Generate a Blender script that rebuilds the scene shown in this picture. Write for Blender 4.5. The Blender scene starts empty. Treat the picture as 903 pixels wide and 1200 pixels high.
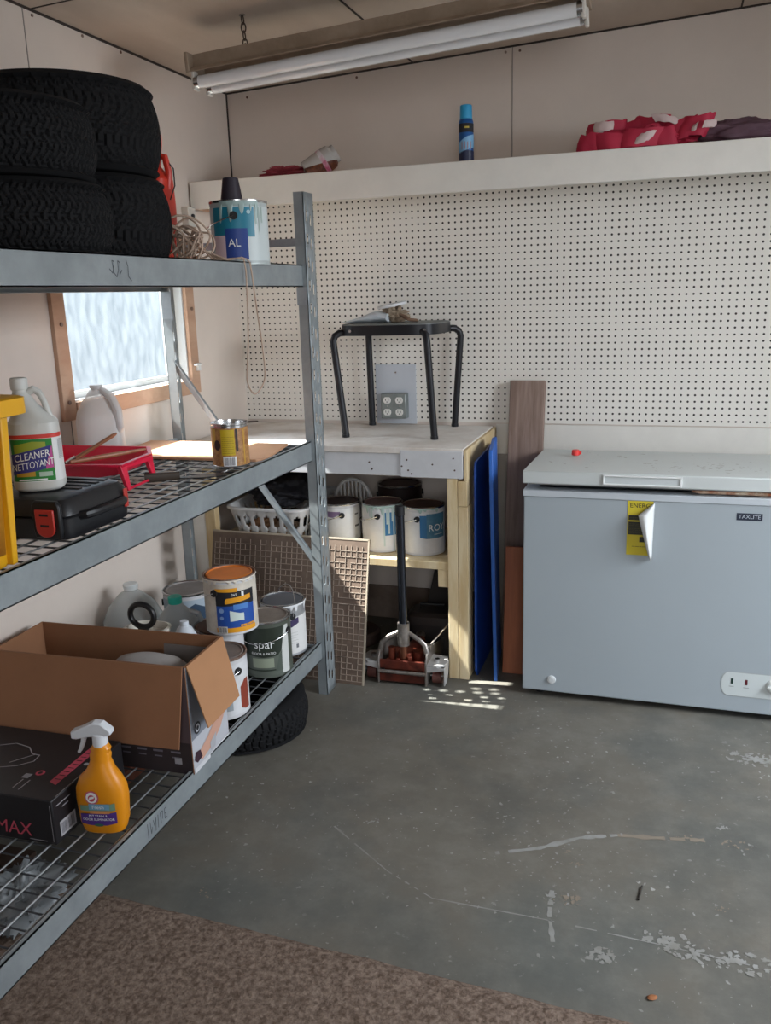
import bpy, bmesh, math, random
from mathutils import Vector, Matrix, noise
from math import sin, cos, pi, radians as R
random.seed(7)
sc = bpy.context.scene
COL = sc.collection

# ------------------------------------------------------------------ materials
def srgb(h):
    if isinstance(h, str):
        h = h.lstrip('#'); c = [int(h[i:i+2], 16)/255 for i in (0, 2, 4)]
    else: c = list(h)
    return tuple((x/12.92 if x <= .04045 else ((x+.055)/1.055)**2.4) for x in c) + (1,)
MC = {}
def mat(name, col, rough=.6, metal=0, var=0, vscale=8, col2=None, bump=0, bscale=60, trans=0, alpha=1, spec=None, coat=0, stretch=None, emit=None, sub=0):
    """procedural principled material; var/col2 mix a second colour by noise"""
    if name in MC: return MC[name]
    m = bpy.data.materials.new(name); m.use_nodes = True
    nt = m.node_tree; b = nt.nodes['Principled BSDF']
    b.inputs['Base Color'].default_value = srgb(col)
    b.inputs['Roughness'].default_value = rough; b.inputs['Metallic'].default_value = metal
    if trans: b.inputs['Transmission Weight'].default_value = trans
    if alpha < 1: b.inputs['Alpha'].default_value = alpha
    if spec is not None: b.inputs['Specular IOR Level'].default_value = spec
    if coat: b.inputs['Coat Weight'].default_value = coat
    tc = nt.nodes.new('ShaderNodeTexCoord'); mp = nt.nodes.new('ShaderNodeMapping')
    nt.links.new(tc.outputs['Object'], mp.inputs['Vector'])
    if stretch: mp.inputs['Scale'].default_value = stretch
    if var or col2:
        n = nt.nodes.new('ShaderNodeTexNoise'); n.inputs['Scale'].default_value = vscale; n.inputs['Detail'].default_value = 6
        n.inputs['Roughness'].default_value = .65
        nt.links.new(mp.outputs['Vector'], n.inputs['Vector'])
        cr = nt.nodes.new('ShaderNodeValToRGB')
        c1 = srgb(col)
        c2 = srgb(col2) if col2 else tuple(x*(1-var) for x in c1[:3]) + (1,)
        cr.color_ramp.elements[0].position = .38; cr.color_ramp.elements[1].position = .62
        cr.color_ramp.elements[0].color = c1; cr.color_ramp.elements[1].color = c2
        nt.links.new(n.outputs['Fac'], cr.inputs['Fac']); nt.links.new(cr.outputs['Color'], b.inputs['Base Color'])
    if bump:
        n2 = nt.nodes.new('ShaderNodeTexNoise'); n2.inputs['Scale'].default_value = bscale; n2.inputs['Detail'].default_value = 4
        nt.links.new(mp.outputs['Vector'], n2.inputs['Vector'])
        bp = nt.nodes.new('ShaderNodeBump'); bp.inputs['Strength'].default_value = bump; bp.inputs['Distance'].default_value = .004
        nt.links.new(n2.outputs['Fac'], bp.inputs['Height']); nt.links.new(bp.outputs['Normal'], b.inputs['Normal'])
    MC[name] = m
    return m

# ------------------------------------------------------------------ mesh builder
class MB:
    def __init__(s): s.v = []; s.f = []; s.m = []; s.cur = 0; s.mats = []; s.X = None
    def use(s, m):
        if m not in s.mats: s.mats.append(m)
        s.cur = s.mats.index(m); return s
    def add(s, vs, fs):
        o = len(s.v)
        for p in vs:
            p = Vector(p)
            if s.X is not None: p = s.X @ p
            s.v.append(tuple(p))
        for f in fs: s.f.append(tuple(i+o for i in f)); s.m.append(s.cur)
        return s
    def box(s, x0, x1, y0, y1, z0, z1):
        v = [(x, y, z) for z in (z0, z1) for y in (y0, y1) for x in (x0, x1)]
        return s.add(v, [(0,2,3,1),(4,5,7,6),(0,1,5,4),(2,6,7,3),(0,4,6,2),(1,3,7,5)])
    def prism(s, poly, h0, h1, ax='z'):
        n = len(poly)
        def P(a, b, h):
            return (a, b, h) if ax == 'z' else ((a, h, b) if ax == 'y' else (h, a, b))
        v = [P(a, b, h0) for a, b in poly] + [P(a, b, h1) for a, b in poly]
        return s.add(v, [tuple(range(n))[::-1], tuple(range(n, 2*n))] + [(i, (i+1) % n, n+(i+1) % n, n+i) for i in range(n)])
    def rings(s, rs, cap0=True, cap1=True, closed=True):
        n = len(rs[0]); v = [p for r in rs for p in r]; f = []
        for k in range(len(rs)-1):
            for i in range(n if closed else n-1):
                j = (i+1) % n
                f.append((k*n+i, k*n+j, (k+1)*n+j, (k+1)*n+i))
        if cap0: f.append(tuple(range(n))[::-1])
        if cap1: f.append(tuple(range((len(rs)-1)*n, len(rs)*n)))
        return s.add(v, f)
    def lathe(s, prof, seg=40, c=(0, 0), cap0=True, cap1=True, fn=None):
        rs = []
        for r, z in prof:
            rs.append([(c[0]+r*cos(2*pi*i/seg), c[1]+r*sin(2*pi*i/seg), z) for i in range(seg)])
        return s.rings(rs, cap0, cap1)
    def loft(s, rs, seg=40, cap0=True, cap1=True):
        """rings (cx,cy,z,rx,ry,p): superellipses"""
        out = []
        for cx, cy, z, rx, ry, p in rs:
            r = []
            for i in range(seg):
                t = 2*pi*i/seg; c_, s_ = cos(t), sin(t)
                r.append((cx+rx*math.copysign(abs(c_)**(2/p), c_), cy+ry*math.copysign(abs(s_)**(2/p), s_), z))
            out.append(r)
        return s.rings(out, cap0, cap1)
    def tube(s, pts, r, seg=10, closed=False, flat=None):
        pts = [Vector(p) for p in pts]; n = len(pts); rs = []
        rr = r if isinstance(r, (list, tuple)) else [r]*n
        up = None
        for i in range(n):
            a = pts[(i-1) % n] if (closed or i > 0) else pts[0]; b = pts[(i+1) % n] if (closed or i < n-1) else pts[-1]
            t = (b-a)
            if t.length < 1e-9: t = Vector((0, 0, 1))
            t.normalize()
            if up is None:
                up = Vector((0, 0, 1)) if abs(t.z) < .9 else Vector((1, 0, 0))
            x = t.cross(up); x.normalize(); y = x.cross(t); y.normalize(); up = y
            fx, fy = (1, 1) if flat is None else flat
            rs.append([tuple(pts[i]+x*(rr[i]*fx*cos(2*pi*k/seg))+y*(rr[i]*fy*sin(2*pi*k/seg))) for k in range(seg)])
        if closed:
            rs.append(rs[0]); return s.rings(rs, False, False)
        return s.rings(rs)
    def cyl(s, a, b, r, seg=20, r2=None):
        return s.tube([a, b], [r, r if r2 is None else r2], seg)
    def build(s, name, m=None, parent=None, loc=None, rot=None, bevel=0, smooth=30, solid=0, bseg=2):
        me = bpy.data.meshes.new(name); me.from_pydata(s.v, [], s.f)
        mats = s.mats or [m]
        for q in mats: me.materials.append(q)
        me.polygons.foreach_set('material_index', s.m); me.update()
        bm = bmesh.new(); bm.from_mesh(me); bmesh.ops.remove_doubles(bm, verts=bm.verts, dist=1e-6)
        if not solid: bmesh.ops.recalc_face_normals(bm, faces=bm.faces)
        bm.to_mesh(me); bm.free()
        me.shade_smooth()
        try: me.set_sharp_from_angle(angle=R(smooth))
        except Exception: pass
        o = bpy.data.objects.new(name, me); COL.objects.link(o)
        if parent: o.parent = parent
        if loc: o.location = loc
        if rot: o.rotation_euler = rot
        if solid:
            q = o.modifiers.new('s', 'SOLIDIFY'); q.thickness = solid; q.offset = 0
        if bevel:
            q = o.modifiers.new('b', 'BEVEL'); q.width = bevel; q.segments = bseg; q.limit_method = 'ANGLE'; q.angle_limit = R(40)
            q.harden_normals = False
        return o
def B(name, m, parent=None, bevel=0, *boxes, **k):
    mb = MB()
    for b in boxes: mb.box(*b)
    return mb.build(name, m, parent, bevel=bevel, **k)
def thing(name, label, cat, loc=(0, 0, 0), rz=0, group=None):
    o = bpy.data.objects.new(name, None); COL.objects.link(o); o.empty_display_size = .05
    o.location = loc; o.rotation_euler = (0, 0, rz); o['label'] = label; o['category'] = cat
    if group: o['group'] = group
    return o
def tag(o, label, cat, group=None):
    o['label'] = label; o['category'] = cat
    if group: o['group'] = group
    return o
def struct(o): o['kind'] = 'structure'; return o

_tx = {}
def text_geo(s):
    if s in _tx: return _tx[s]
    cu = bpy.data.curves.new('t', 'FONT'); cu.body = s; cu.align_x = 'CENTER'; cu.align_y = 'CENTER'; cu.resolution_u = 3
    ob = bpy.data.objects.new('t', cu)
    me = bpy.data.meshes.new_from_object(ob)
    g = ([tuple(v.co) for v in me.vertices], [tuple(p.vertices) for p in me.polygons])
    bpy.data.objects.remove(ob); bpy.data.curves.remove(cu); bpy.data.meshes.remove(me)
    _tx[s] = g; return g
class Decal:
    """flat artwork in (u,v) mapped onto a surface by fn(u,v,h)"""
    def __init__(s, fn, step=.0006, h0=.0008): s.mb = MB(); s.fn = fn; s.step = step; s.h0 = h0
    def _a(s, uv, fs, m, L):
        s.mb.use(m); s.mb.add([s.fn(u, v, s.h0+L*s.step) for u, v in uv], fs)
    def strip(s, cols, m, L=0):
        c2 = [cols[0]]
        for p, q in zip(cols, cols[1:]):
            k = max(1, int(abs(q[0]-p[0])/.006)+1)
            for i in range(1, k+1): c2.append(tuple(a+(b_-a)*i/k for a, b_ in zip(p, q)))
        cols = c2; uv = []; fs = []
        for u, a, b in cols: uv += [(u, a), (u, b)]
        for i in range(len(cols)-1): fs.append((2*i, 2*i+2, 2*i+3, 2*i+1))
        s._a(uv, fs, m, L)
    def rect(s, u0, v0, u1, v1, m, L=0, n=None):
        n = n or max(1, int(abs(u1-u0)/.008))
        s.strip([(u0+(u1-u0)*i/n, v0, v1) for i in range(n+1)], m, L)
    def disc(s, u, v, r, m, L=0, ry=None, n=20):
        ry = ry or r
        s._a([(u+r*cos(2*pi*i/n), v+ry*sin(2*pi*i/n)) for i in range(n)], [tuple(range(n))], m, L)
    def poly(s, pts, m, L=0): s._a(pts, [tuple(range(len(pts)))], m, L)
    def text(s, t, u, v, size, m, L=1, sx=1, shear=0, rot=0):
        vs, fs = text_geo(t); q = []
        for x, y, _ in vs:
            x = (x*sx+y*shear)*size; y = y*size
            q.append((u+x*cos(rot)-y*sin(rot), v+x*sin(rot)+y*cos(rot)))
        s._a(q, fs, m, L)
    def bars(s, u0, v0, u1, v1, m, L=1, n=14):
        rnd = random.Random(3); w = (u1-u0)/n
        for i in range(n): s.rect(u0+i*w, v0, u0+i*w+w*rnd.uniform(.25, .7), v1, m, L, 1)
    def lines(s, u0, v0, u1, v1, m, L=1, n=5, fill=.35, words=4):
        rnd = random.Random(int(abs(u0*1e4+v0*1e4))); dv = (v1-v0)/n
        for i in range(n):
            a = u0
            while a < u1:
                w = rnd.uniform(.08, .25)*(u1-u0); s.rect(a, v0+dv*i, min(a+w, u1), v0+dv*i+dv*fill, m, L, 1); a += w+.03*(u1-u0)
    def build(s, name, parent): return s.mb.build(name, None, parent)
def cylmap(r, a0=0, c=(0, 0)):
    return lambda u, v, h: (c[0]+(r+h)*cos(a0+u/r), c[1]+(r+h)*sin(a0+u/r), v)
def planemap(o, ux, uy):
    o = Vector(o); ux = Vector(ux).normalized(); uy = Vector(uy).normalized(); n = ux.cross(uy)
    return lambda u, v, h: tuple(o+ux*u+uy*v+n*h)

# ------------------------------------------------------------------ shared materials
white_wall = mat('painted_panel', '#ddd0c5', .75, var=.05, vscale=2.5, bump=.05, bscale=25)
M_white = mat('white_paint', '#e6e2da', .6, var=.06, vscale=6, bump=.08, bscale=40)
M_galv = mat('galvanised_steel', '#9ba2a5', .45, .35, col2='#8a9194', vscale=7, bump=.03, bscale=20)
M_galv2 = mat('bright_galvanised_steel', '#a4abb1', .4, .35, col2='#949ba1', vscale=9)
M_wire = mat('dark_wire', '#74777c', .35, .8, var=.2, vscale=20)
M_slot = mat('slot_shadow', '#1c1c1e', .9)
M_black = mat('black_plastic', '#17171a', .45)
M_dark = mat('dark_marking', '#222226', .7)
M_rubber = mat('tyre_rubber', '#131315', .8, bump=.1, bscale=90, spec=.25)
M_pine = mat('pine_wood', '#dac7a2', .65, col2='#c8ad80', vscale=6, stretch=(3, 3, .5), bump=.1, bscale=30)
M_steel = mat('shiny_steel', '#c8c8c8', .25, 1, var=.15, vscale=30)
M_rust = mat('rusty_tin', '#6b4a3c', .6, .4, col2='#9a8578', vscale=25, bump=.1)
M_card_shade = mat('cardboard', '#8f6345', .85, var=.1, vscale=5, bump=.05, bscale=60)  # shade on the box front is put into this darker brown
M_blue_lb = mat('blue_label', '#2f6f9f', .5)
M_wl = mat('white_label', '#d8d8da', .5, var=.07, vscale=30)
M_txt = mat('white_print', '#e8e8e6', .6)
M_red = mat('red_plastic', '#dc1a40', .35)

# ------------------------------------------------------------------ camera
cam = bpy.data.cameras.new('camera'); co = bpy.data.objects.new('camera', cam); COL.objects.link(co)
Rv = Vector((0.95140163, 0.30649867, -0.02989145)); Uv = Vector((-0.04700637, 0.24046519, 0.9695189)); Fv = Vector((-0.30434411, 0.92099677, -0.24318636))
mw = Matrix((( Rv.x, Uv.x, -Fv.x, 1.87619), (Rv.y, Uv.y, -Fv.y, -3.66158), (Rv.z, Uv.z, -Fv.z, 1.48), (0, 0, 0, 1)))
co.matrix_world = mw
cam.sensor_fit = 'VERTICAL'; cam.sensor_height = 36; cam.lens = 1013.12*36/1200; cam.clip_start = .05
sc.camera = co

# ------------------------------------------------------------------ room
RX, RY = 3.35, -4.7
def floor_mat():
    m = bpy.data.materials.new('painted_concrete'); m.use_nodes = True; nt = m.node_tree; b = nt.nodes['Principled BSDF']
    tc = nt.nodes.new('ShaderNodeTexCoord')
    def noise_(scale, detail=6, rough=.6, vec=None, dist=0):
        n = nt.nodes.new('ShaderNodeTexNoise'); n.inputs['Scale'].default_value = scale; n.inputs['Detail'].default_value = detail
        n.inputs['Roughness'].default_value = rough; n.inputs['Distortion'].default_value = dist
        nt.links.new(vec or tc.outputs['Object'], n.inputs['Vector']); return n.outputs['Fac']
    def ramp(f, stops):
        r = nt.nodes.new('ShaderNodeValToRGB'); e = r.color_ramp.elements
        e[0].position, e[0].color = stops[0]; e[1].position, e[1].color = stops[1]
        for p, c in stops[2:]:
            q = e.new(p); q.color = c
        nt.links.new(f, r.inputs['Fac']); return r.outputs['Color']
    def mix(fac, a, c):
        x = nt.nodes.new('ShaderNodeMix'); x.data_type = 'RGBA'
        nt.links.new(fac, x.inputs['Factor'])
        for s_, v_ in ((6, a), (7, c)):
            if isinstance(v_, tuple): x.inputs[s_].default_value = v_
            else: nt.links.new(v_, x.inputs[s_])
        return x.outputs[2]
    g = lambda v: (v, v, v, 1)
    base = ramp(noise_(1.3, 5), [(.3, srgb('#67645b')), (.7, srgb('#5a5e5b')), (.5, srgb('#635e55'))])
    base = mix(ramp(noise_(9, 8, .7), [(.45, g(0)), (.75, g(.35))]), base, srgb('#85837c'))
    specks = ramp(noise_(55, 3, .5), [(.665, g(0)), (.70, g(.7))])
    zone = ramp(noise_(1.7, 3), [(.42, g(0)), (.6, g(1))])
    mu = nt.nodes.new('ShaderNodeMath'); mu.operation = 'MULTIPLY'
    nt.links.new(specks, mu.inputs[0]); nt.links.new(zone, mu.inputs[1])
    base = mix(mu.outputs[0], base, srgb('#a9a9a4'))
    patch = ramp(noise_(5.5, 9, .72, dist=.6), [(.66, g(0)), (.69, g(.55))])
    base = mix(patch, base, srgb('#8f8f8b'))
    dirt = ramp(noise_(2.6, 6, .7), [(.46, g(0)), (.75, g(.75))])
    base = mix(dirt, base, srgb('#4c4842'))
    nt.links.new(base, b.inputs['Base Color'])
    rr = nt.nodes.new('ShaderNodeMapRange'); rr.inputs[3].default_value = .42; rr.inputs[4].default_value = .75
    nt.links.new(noise_(4, 6), rr.inputs[0]); nt.links.new(rr.outputs[0], b.inputs['Roughness'])
    bp = nt.nodes.new('ShaderNodeBump'); bp.inputs['Strength'].default_value = .15; bp.inputs['Distance'].default_value = .004
    nt.links.new(noise_(30, 8, .7), bp.inputs['Height']); nt.links.new(bp.outputs['Normal'], b.inputs['Normal'])
    return m
struct(B('floor', floor_mat(), None, 0, (-.12, RX+.12, RY-.12, .12, -.1, 0)))
# left wall with the window opening
WY0, WY1, WZ0, WZ1 = -1.255, -.50, 1.165, 1.66
struct(B('wall_left', white_wall, None, 0, (-.1, 0, RY, WY0, 0, 2.7), (-.1, 0, WY1, .1, 0, 2.7), (-.1, 0, WY0, WY1, 0, WZ0), (-.1, 0, WY0, WY1, WZ1, 2.7)))
struct(B('wall_back', white_wall, None, 0, (0, RX, 0, .1, 0, 2.7)))
DY0, DY1 = -2.35, -.85     # wide door opening in the right wall
struct(B('wall_right', white_wall, None, 0, (RX, RX+.1, RY, DY0, 0, 2.7), (RX, RX+.1, DY1, .1, 0, 2.7), (RX, RX+.1, DY0, DY1, 2.05, 2.7)))
struct(B('wall_rear', mat('dark_rear_wall', '#4a3f36', .7, var=.15, vscale=4), None, 0, (0, 1.75, RY-.1, RY, 0, 2.7), (2.95, RX, RY-.1, RY, 0, 2.7), (1.75, 2.95, RY-.1, RY, 2.1, 2.7)))  # unseen wall kept dark against bounce; opening added for the rear fill
M_ceil = mat('ceiling_panel', '#cbbdae', .8, col2='#bcad9e', vscale=2.2, stretch=(1, .35, 1), bump=.05, bscale=20)
zc = lambda x: 2.345+.045*x
cm = MB(); x0, x1 = -.1, RX+.1
cm.add([(x0, RY-.1, zc(x0)), (x1, RY-.1, zc(x1)), (x1, .1, zc(x1)), (x0, .1, zc(x0)), (x0, RY-.1, 2.75), (x1, RY-.1, 2.75), (x1, .1, 2.75), (x0, .1, 2.75)],
       [(0, 3, 2, 1), (4, 5, 6, 7), (0, 1, 5, 4), (1, 2, 6, 5), (2, 3, 7, 6), (3, 0, 4, 7)])
struct(cm.build('ceiling', M_ceil))
M_seam = mat('dark_seam', '#3b332e', .9)
t = MB()
for xs in (.84, 2.06):
    t.box(xs-.003, xs+.003, RY, 0, zc(xs)-.003, zc(xs)+.01)
t.prism([(0, zc(0)-.002), (.84, zc(.84)-.002), (.84, zc(.84)+.01), (0, zc(0)+.01)], -1.24, -1.235, 'y')
t.X = None
struct(t.build('trim_1', M_seam))
t = MB()   # cove strip where ceiling meets left and back walls, plus corner gap and panel joints
t.box(0, .006, RY, 0, zc(0)-.006, zc(0)+.01)
t.box(0, .005, -.006, 0, 1.94, zc(0)+.02)
t.add([(0, -.005, zc(0)-.006), (RX, -.005, zc(RX)-.006), (RX, -.005, zc(RX)+.01), (0, -.005, zc(0)+.01), (0, 0, zc(0)-.006), (RX, 0, zc(RX)-.006), (RX, 0, zc(RX)+.01), (0, 0, zc(0)+.01)],
      [(0, 1, 2, 3), (4, 7, 6, 5), (0, 4, 5, 1), (3, 2, 6, 7)])
struct(t.build('trim_2', M_seam))
struct(B('trim_3', mat('panel_joint', '#9a918a', .8), None, 0, (1.240, 1.2435, -.002, 0, 1.9, zc(1.24)), (0, .002, -1.2725, -1.2695, 1.0, zc(0))))
# window 1
fw = mat('bare_window_wood', '#c9a68c', .7, col2='#b8937a', vscale=5, stretch=(2, .6, 2), bump=.08, bscale=30)
w = thing('window_1', '', 'window'); del w['label']; del w['category']; struct(w)
B('window_frame', fw, w, .002, (0, .016, WY0-.062, WY0, WZ0-.055, WZ1+.07), (0, .016, WY1, WY1+.062, WZ0-.055, WZ1+.07), (0, .0155, WY0, WY1, WZ1, WZ1+.068), (0, .022, WY0, WY1, WZ0-.055, WZ0+.002))
B('window_sash', mat('white_sash', '#cfd0cf', .45, var=.06), w, .002,
  (-.06, -.04, WY0, WY0+.022, WZ0, WZ1), (-.06, -.04, WY1-.03, WY1, WZ0, WZ1), (-.06, -.04, WY0, WY1, WZ0, WZ0+.028), (-.06, -.04, WY0, WY1, WZ1-.03, WZ1),
  (-.0995, -.06, WY1-.012, WY1, WZ0, WZ1), (-.04, 0, WY1-.008, WY1, WZ0, WZ1), (-.04, 0, WY0, WY0+.008, WZ0, WZ1), (-.04, 0, WY0, WY1, WZ0, WZ0+.006))
gm = bpy.data.materials.new('dusty_glass'); gm.use_nodes = True; nt = gm.node_tree; nt.nodes.clear()
out = nt.nodes.new('ShaderNodeOutputMaterial'); tr = nt.nodes.new('ShaderNodeBsdfTransparent'); tl = nt.nodes.new('ShaderNodeBsdfTranslucent')
mx = nt.nodes.new('ShaderNodeMixShader'); tcn = nt.nodes.new('ShaderNodeTexCoord'); nn = nt.nodes.new('ShaderNodeTexNoise'); nn.inputs['Scale'].default_value = 14; nn.inputs['Detail'].default_value = 8
mpn = nt.nodes.new('ShaderNodeMapping'); mpn.inputs['Scale'].default_value = (1, 2.5, 1)
mr = nt.nodes.new('ShaderNodeMapRange'); mr.inputs[1].default_value = .3; mr.inputs[2].default_value = .7; mr.inputs[3].default_value = .02; mr.inputs[4].default_value = .045
tr.inputs[0].default_value = (.93, .97, 1, 1); tl.inputs[0].default_value = (.85, .9, .95, 1)
nt.links.new(tcn.outputs['Object'], mpn.inputs[0]); nt.links.new(mpn.outputs[0], nn.inputs['Vector']); nt.links.new(nn.outputs['Fac'], mr.inputs[0]); nt.links.new(mr.outputs[0], mx.inputs[0])
nt.links.new(tr.outputs[0], mx.inputs[1]); nt.links.new(tl.outputs[0], mx.inputs[2]); nt.links.new(mx.outputs[0], out.inputs[0])
B('pane', gm, w, 0, (-.052, -.049, WY0+.02, WY1-.028, WZ0+.026, WZ1-.028))
mb = MB()
for y, z in ((WY0-.03, 1.42), (WY0-.035, 1.17), (WY1+.035, 1.45), (WY1+.03, 1.62), (-.78, WZ0-.025)):
    mb.cyl((.015, y, z), (.021, y, z), .007, 10)
mb.build('frame_screw', M_rust, w)
h = MB(); h.box(.016, .03, WY1+.03, WY1+.052, 1.20, 1.232); h.box(.022, .04, WY1+.005, WY1+.045, 1.222, 1.23)
h.build('window_latch', mat('white_metal', '#e2e2e0', .4), w, bevel=.002)
# outside
M_gr = mat('sunlit_ground', '#4c5446', .9, var=.2, vscale=2)
struct(B('ground', M_gr, None, 0, (-14, -.3, -12, 12, -.6, -.5)))
hs = MB(); hs.box(-6.2, -6, -9, 9, -.5, 2.05)
struct(hs.build('wall_neighbour', mat('neighbour_siding', '#adb5bb', .8, var=.04, vscale=.8)))

# pegboard
pm = bpy.data.materials.new('pegboard'); pm.use_nodes = True; nt = pm.node_tree; b = nt.nodes['Principled BSDF']
b.inputs['Roughness'].default_value = .6
tc = nt.nodes.new('ShaderNodeTexCoord'); sp = nt.nodes.new('ShaderNodeSeparateXYZ'); nt.links.new(tc.outputs['Object'], sp.inputs[0])
def mth(op, a, b_=None, c_=None):
    n = nt.nodes.new('ShaderNodeMath'); n.operation = op
    for i, q in enumerate((a, b_, c_)):
        if q is None: continue
        if isinstance(q, (int, float)): n.inputs[i].default_value = q
        else: nt.links.new(q, n.inputs[i])
    return n.outputs[0]
PT = .02622; PTZ = .02612
fx = mth('SUBTRACT', mth('FRACT', mth('DIVIDE', mth('SUBTRACT', sp.outputs['X'], .012-PT/2), PT)), .5)
fz = mth('SUBTRACT', mth('FRACT', mth('DIVIDE', mth('SUBTRACT', sp.outputs['Z'], .953-PTZ/2), PTZ)), .5)
d2 = mth('SQRT', mth('ADD', mth('MULTIPLY', fx, fx), mth('MULTIPLY', fz, fz)))
hole = mth('LESS_THAN', d2, .165)
nz = nt.nodes.new('ShaderNodeTexNoise'); nz.inputs['Scale'].default_value = 3; nt.links.new(tc.outputs['Object'], nz.inputs['Vector'])
cr = nt.nodes.new('ShaderNodeValToRGB'); cr.color_ramp.elements[0].color = srgb('#ece7de'); cr.color_ramp.elements[1].color = srgb('#e4dfd7')
nt.links.new(nz.outputs['Fac'], cr.inputs[0])
mxc = nt.nodes.new('ShaderNodeMix'); mxc.data_type = 'RGBA'; mxc.inputs[7].default_value = srgb('#2c2622')
nt.links.new(hole, mxc.inputs['Factor']); nt.links.new(cr.outputs[0], mxc.inputs[6]); nt.links.new(mxc.outputs[2], b.inputs['Base Color'])
tag(B('pegboard', pm, None, 0, (.0, 2.44, -.006, -.0, .935, 1.905)), 'large white perforated pegboard covering the back wall under the shelf board', 'pegboard')
struct(B('trim_4', M_white, None, .002, (1.18, RX-.001, -.0055, -.0005, .80, .930)))

# ledge shelf
t = thing('wall_shelf', 'long white painted wooden wall shelf running above the pegboard', 'shelf')
B('shelf_board', M_white, t, .002, (.008, RX-.01, -.37, -.0075, 1.922, 1.94))
mb = MB(); n = 40
for k in range(2): pass
mb.box(.008, RX-.01, -.39, -.371, 1.838, 1.943)
mb.build('fascia_board', M_white, t, bevel=.002)
B('cleat', fw, t, .002, (.007, .03, -.365, -.02, 1.84, 1.92))

# ------------------------------------------------------------------ carpet
M_carpet = mat('beige_carpet', '#857468', 1, col2='#5b4c42', vscale=70, bump=1.0, bscale=120, spec=.1)
mb = MB(); nx, ny = 110, 90
def edge(x): return -2.045-.035*x+.006*noise.noise((x*9, 0, 0))
vs = []; fs = []
for j in range(ny+1):
    for i in range(nx+1):
        x = .28+(2.75-.28)*i/nx; ye = edge(x); y = RY+.3+(ye-RY-.3)*j/ny
        z = .011+.004*noise.noise((x*25, y*25, 1))+.0025*noise.noise((x*70, y*70, 3))
        if j in (0, ny) or i in (0, nx): z = .001
        vs.append((x, y, z))
for j in range(ny):
    for i in range(nx):
        a = j*(nx+1)+i; fs.append((a, a+1, a+nx+2, a+nx+1))
mb.add(vs, fs)
tag(mb.build('carpet', M_carpet), 'beige low pile carpet remnant lying on the grey concrete floor', 'carpet')
# floor scars: old adhesive line and chips are thin flat flakes on the slab
M_scar = mat('bare_concrete_scar', '#8a8985', .9, col2='#7c7a73', vscale=18)
M_scar2 = mat('tan_scar', '#83786a', .9, var=.15)
_bz = [0]
def blotch(mb, x, y, r, seed, stretch=1, ang=0, z=.0008):
    _bz[0] += 1; z = z+(_bz[0] % 40)*.00002; n = 36 if r > .01 else 12; pts = []
    for i in range(n):
        a = 2*pi*i/n; q = r*(.7+.6*noise.noise((cos(a)*1.7+seed*3.1, sin(a)*1.7, seed))+(.45*noise.noise((cos(a)*7+seed, sin(a)*7, seed)) if r > .01 else 0))
        px, py = q*cos(a)*stretch, q*sin(a)
        pts.append((x+px*cos(ang)-py*sin(ang), y+px*sin(ang)+py*cos(ang), z))
    mb.add(pts+[(x, y, z)], [(i, (i+1) % n, n) for i in range(n)])
def streak(mb, pts, w, keep=.88, z=.0008):
    L = []
    rnd = random.Random(len(pts)*7+int(w*1e4))
    P = []
    for i in range(len(pts)-1):
        for k in range(10): P.append(Vector(pts[i]).lerp(Vector(pts[i+1]), k/10))
    P.append(Vector(pts[-1])); vs = []; fs = []
    for i, p in enumerate(P):
        d = (P[min(i+1, len(P)-1)]-P[max(i-1, 0)]).normalized(); nrm = Vector((-d.y, d.x)); q = w*(.35+.9*abs(noise.noise((p.x*30, p.y*30, 2))))
        a = p+nrm*q; c = p-nrm*q; vs += [(a.x, a.y, z), (c.x, c.y, z)]
    for i in range(len(P)-1):
        if rnd.random() < keep: fs.append((2*i, 2*i+1, 2*i+3, 2*i+2))
    mb.add(vs, fs)
sm = MB(); sm.use(M_scar)
streak(sm, [(1.488, -1.629), (1.60, -1.575), (1.70, -1.50), (1.80, -1.46)], .013)
sm.use(M_scar2); streak(sm, [(1.80, -1.46), (1.9, -1.445), (2.03, -1.421)], .016)
sm.use(M_scar); streak(sm, [(1.02, -1.63), (1.23, -1.78), (1.37, -1.85), (1.65, -1.85), (1.9, -1.86), (2.25, -1.88)], .0035, .8)
streak(sm, [(1.655, -1.74), (1.66, -1.83), (1.68, -1.92)], .010)
rnd = random.Random(77)
def cluster(x, y, r, s_, st, an):
    for k in range(max(9, int(r*900))):
        a_ = rnd.uniform(0, 2*pi); q = r*rnd.random()**.6; px, py = q*cos(a_)*st, q*sin(a_)
        blotch(sm, x+px*cos(an)-py*sin(an), y+px*sin(an)+py*cos(an), r*rnd.uniform(.12, .42)*(1-.5*q/r), s_*5+k, rnd.uniform(1, 2.2), rnd.uniform(0, 3))
for q in ((1.93, -1.845, .035, 1, 1.6, .2), (1.99, -1.87, .028, 2, 1.8, 0), (2.1, -1.87, .035, 3, 2.2, .1), (1.79, -1.93, .03, 4, 1.2, .5), (1.12, -1.58, .016, 5, 1.8, .3), (1.66, -1.76, .018, 6, 1, 0), (2.2, -.93, .045, 7, 2.2, 0), (1.05, -1.61, .008, 9, 5, .1), (1.95, -.87, .014, 11, 2.5, 0), (2.08, -1.35, .016, 12, 1.5, 0)):
    cluster(*q)
sm.use(M_scar2)
for q in ((1.70, -1.765, .022, 21, 2, .1), (1.68, -1.57, .010, 22, 1.5, .6), (1.70, -1.62, .012, 23, 2, 0), (1.98, -1.415, .014, 24, 2.5, .2), (.80, -1.99, .014, 25, 3, -.5), (2.12, -1.42, .02, 26, 2.5, 0), (2.06, -1.7, .012, 27, 2, 0)): cluster(*q)
rnd = random.Random(5)
sm.use(M_scar)
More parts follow.
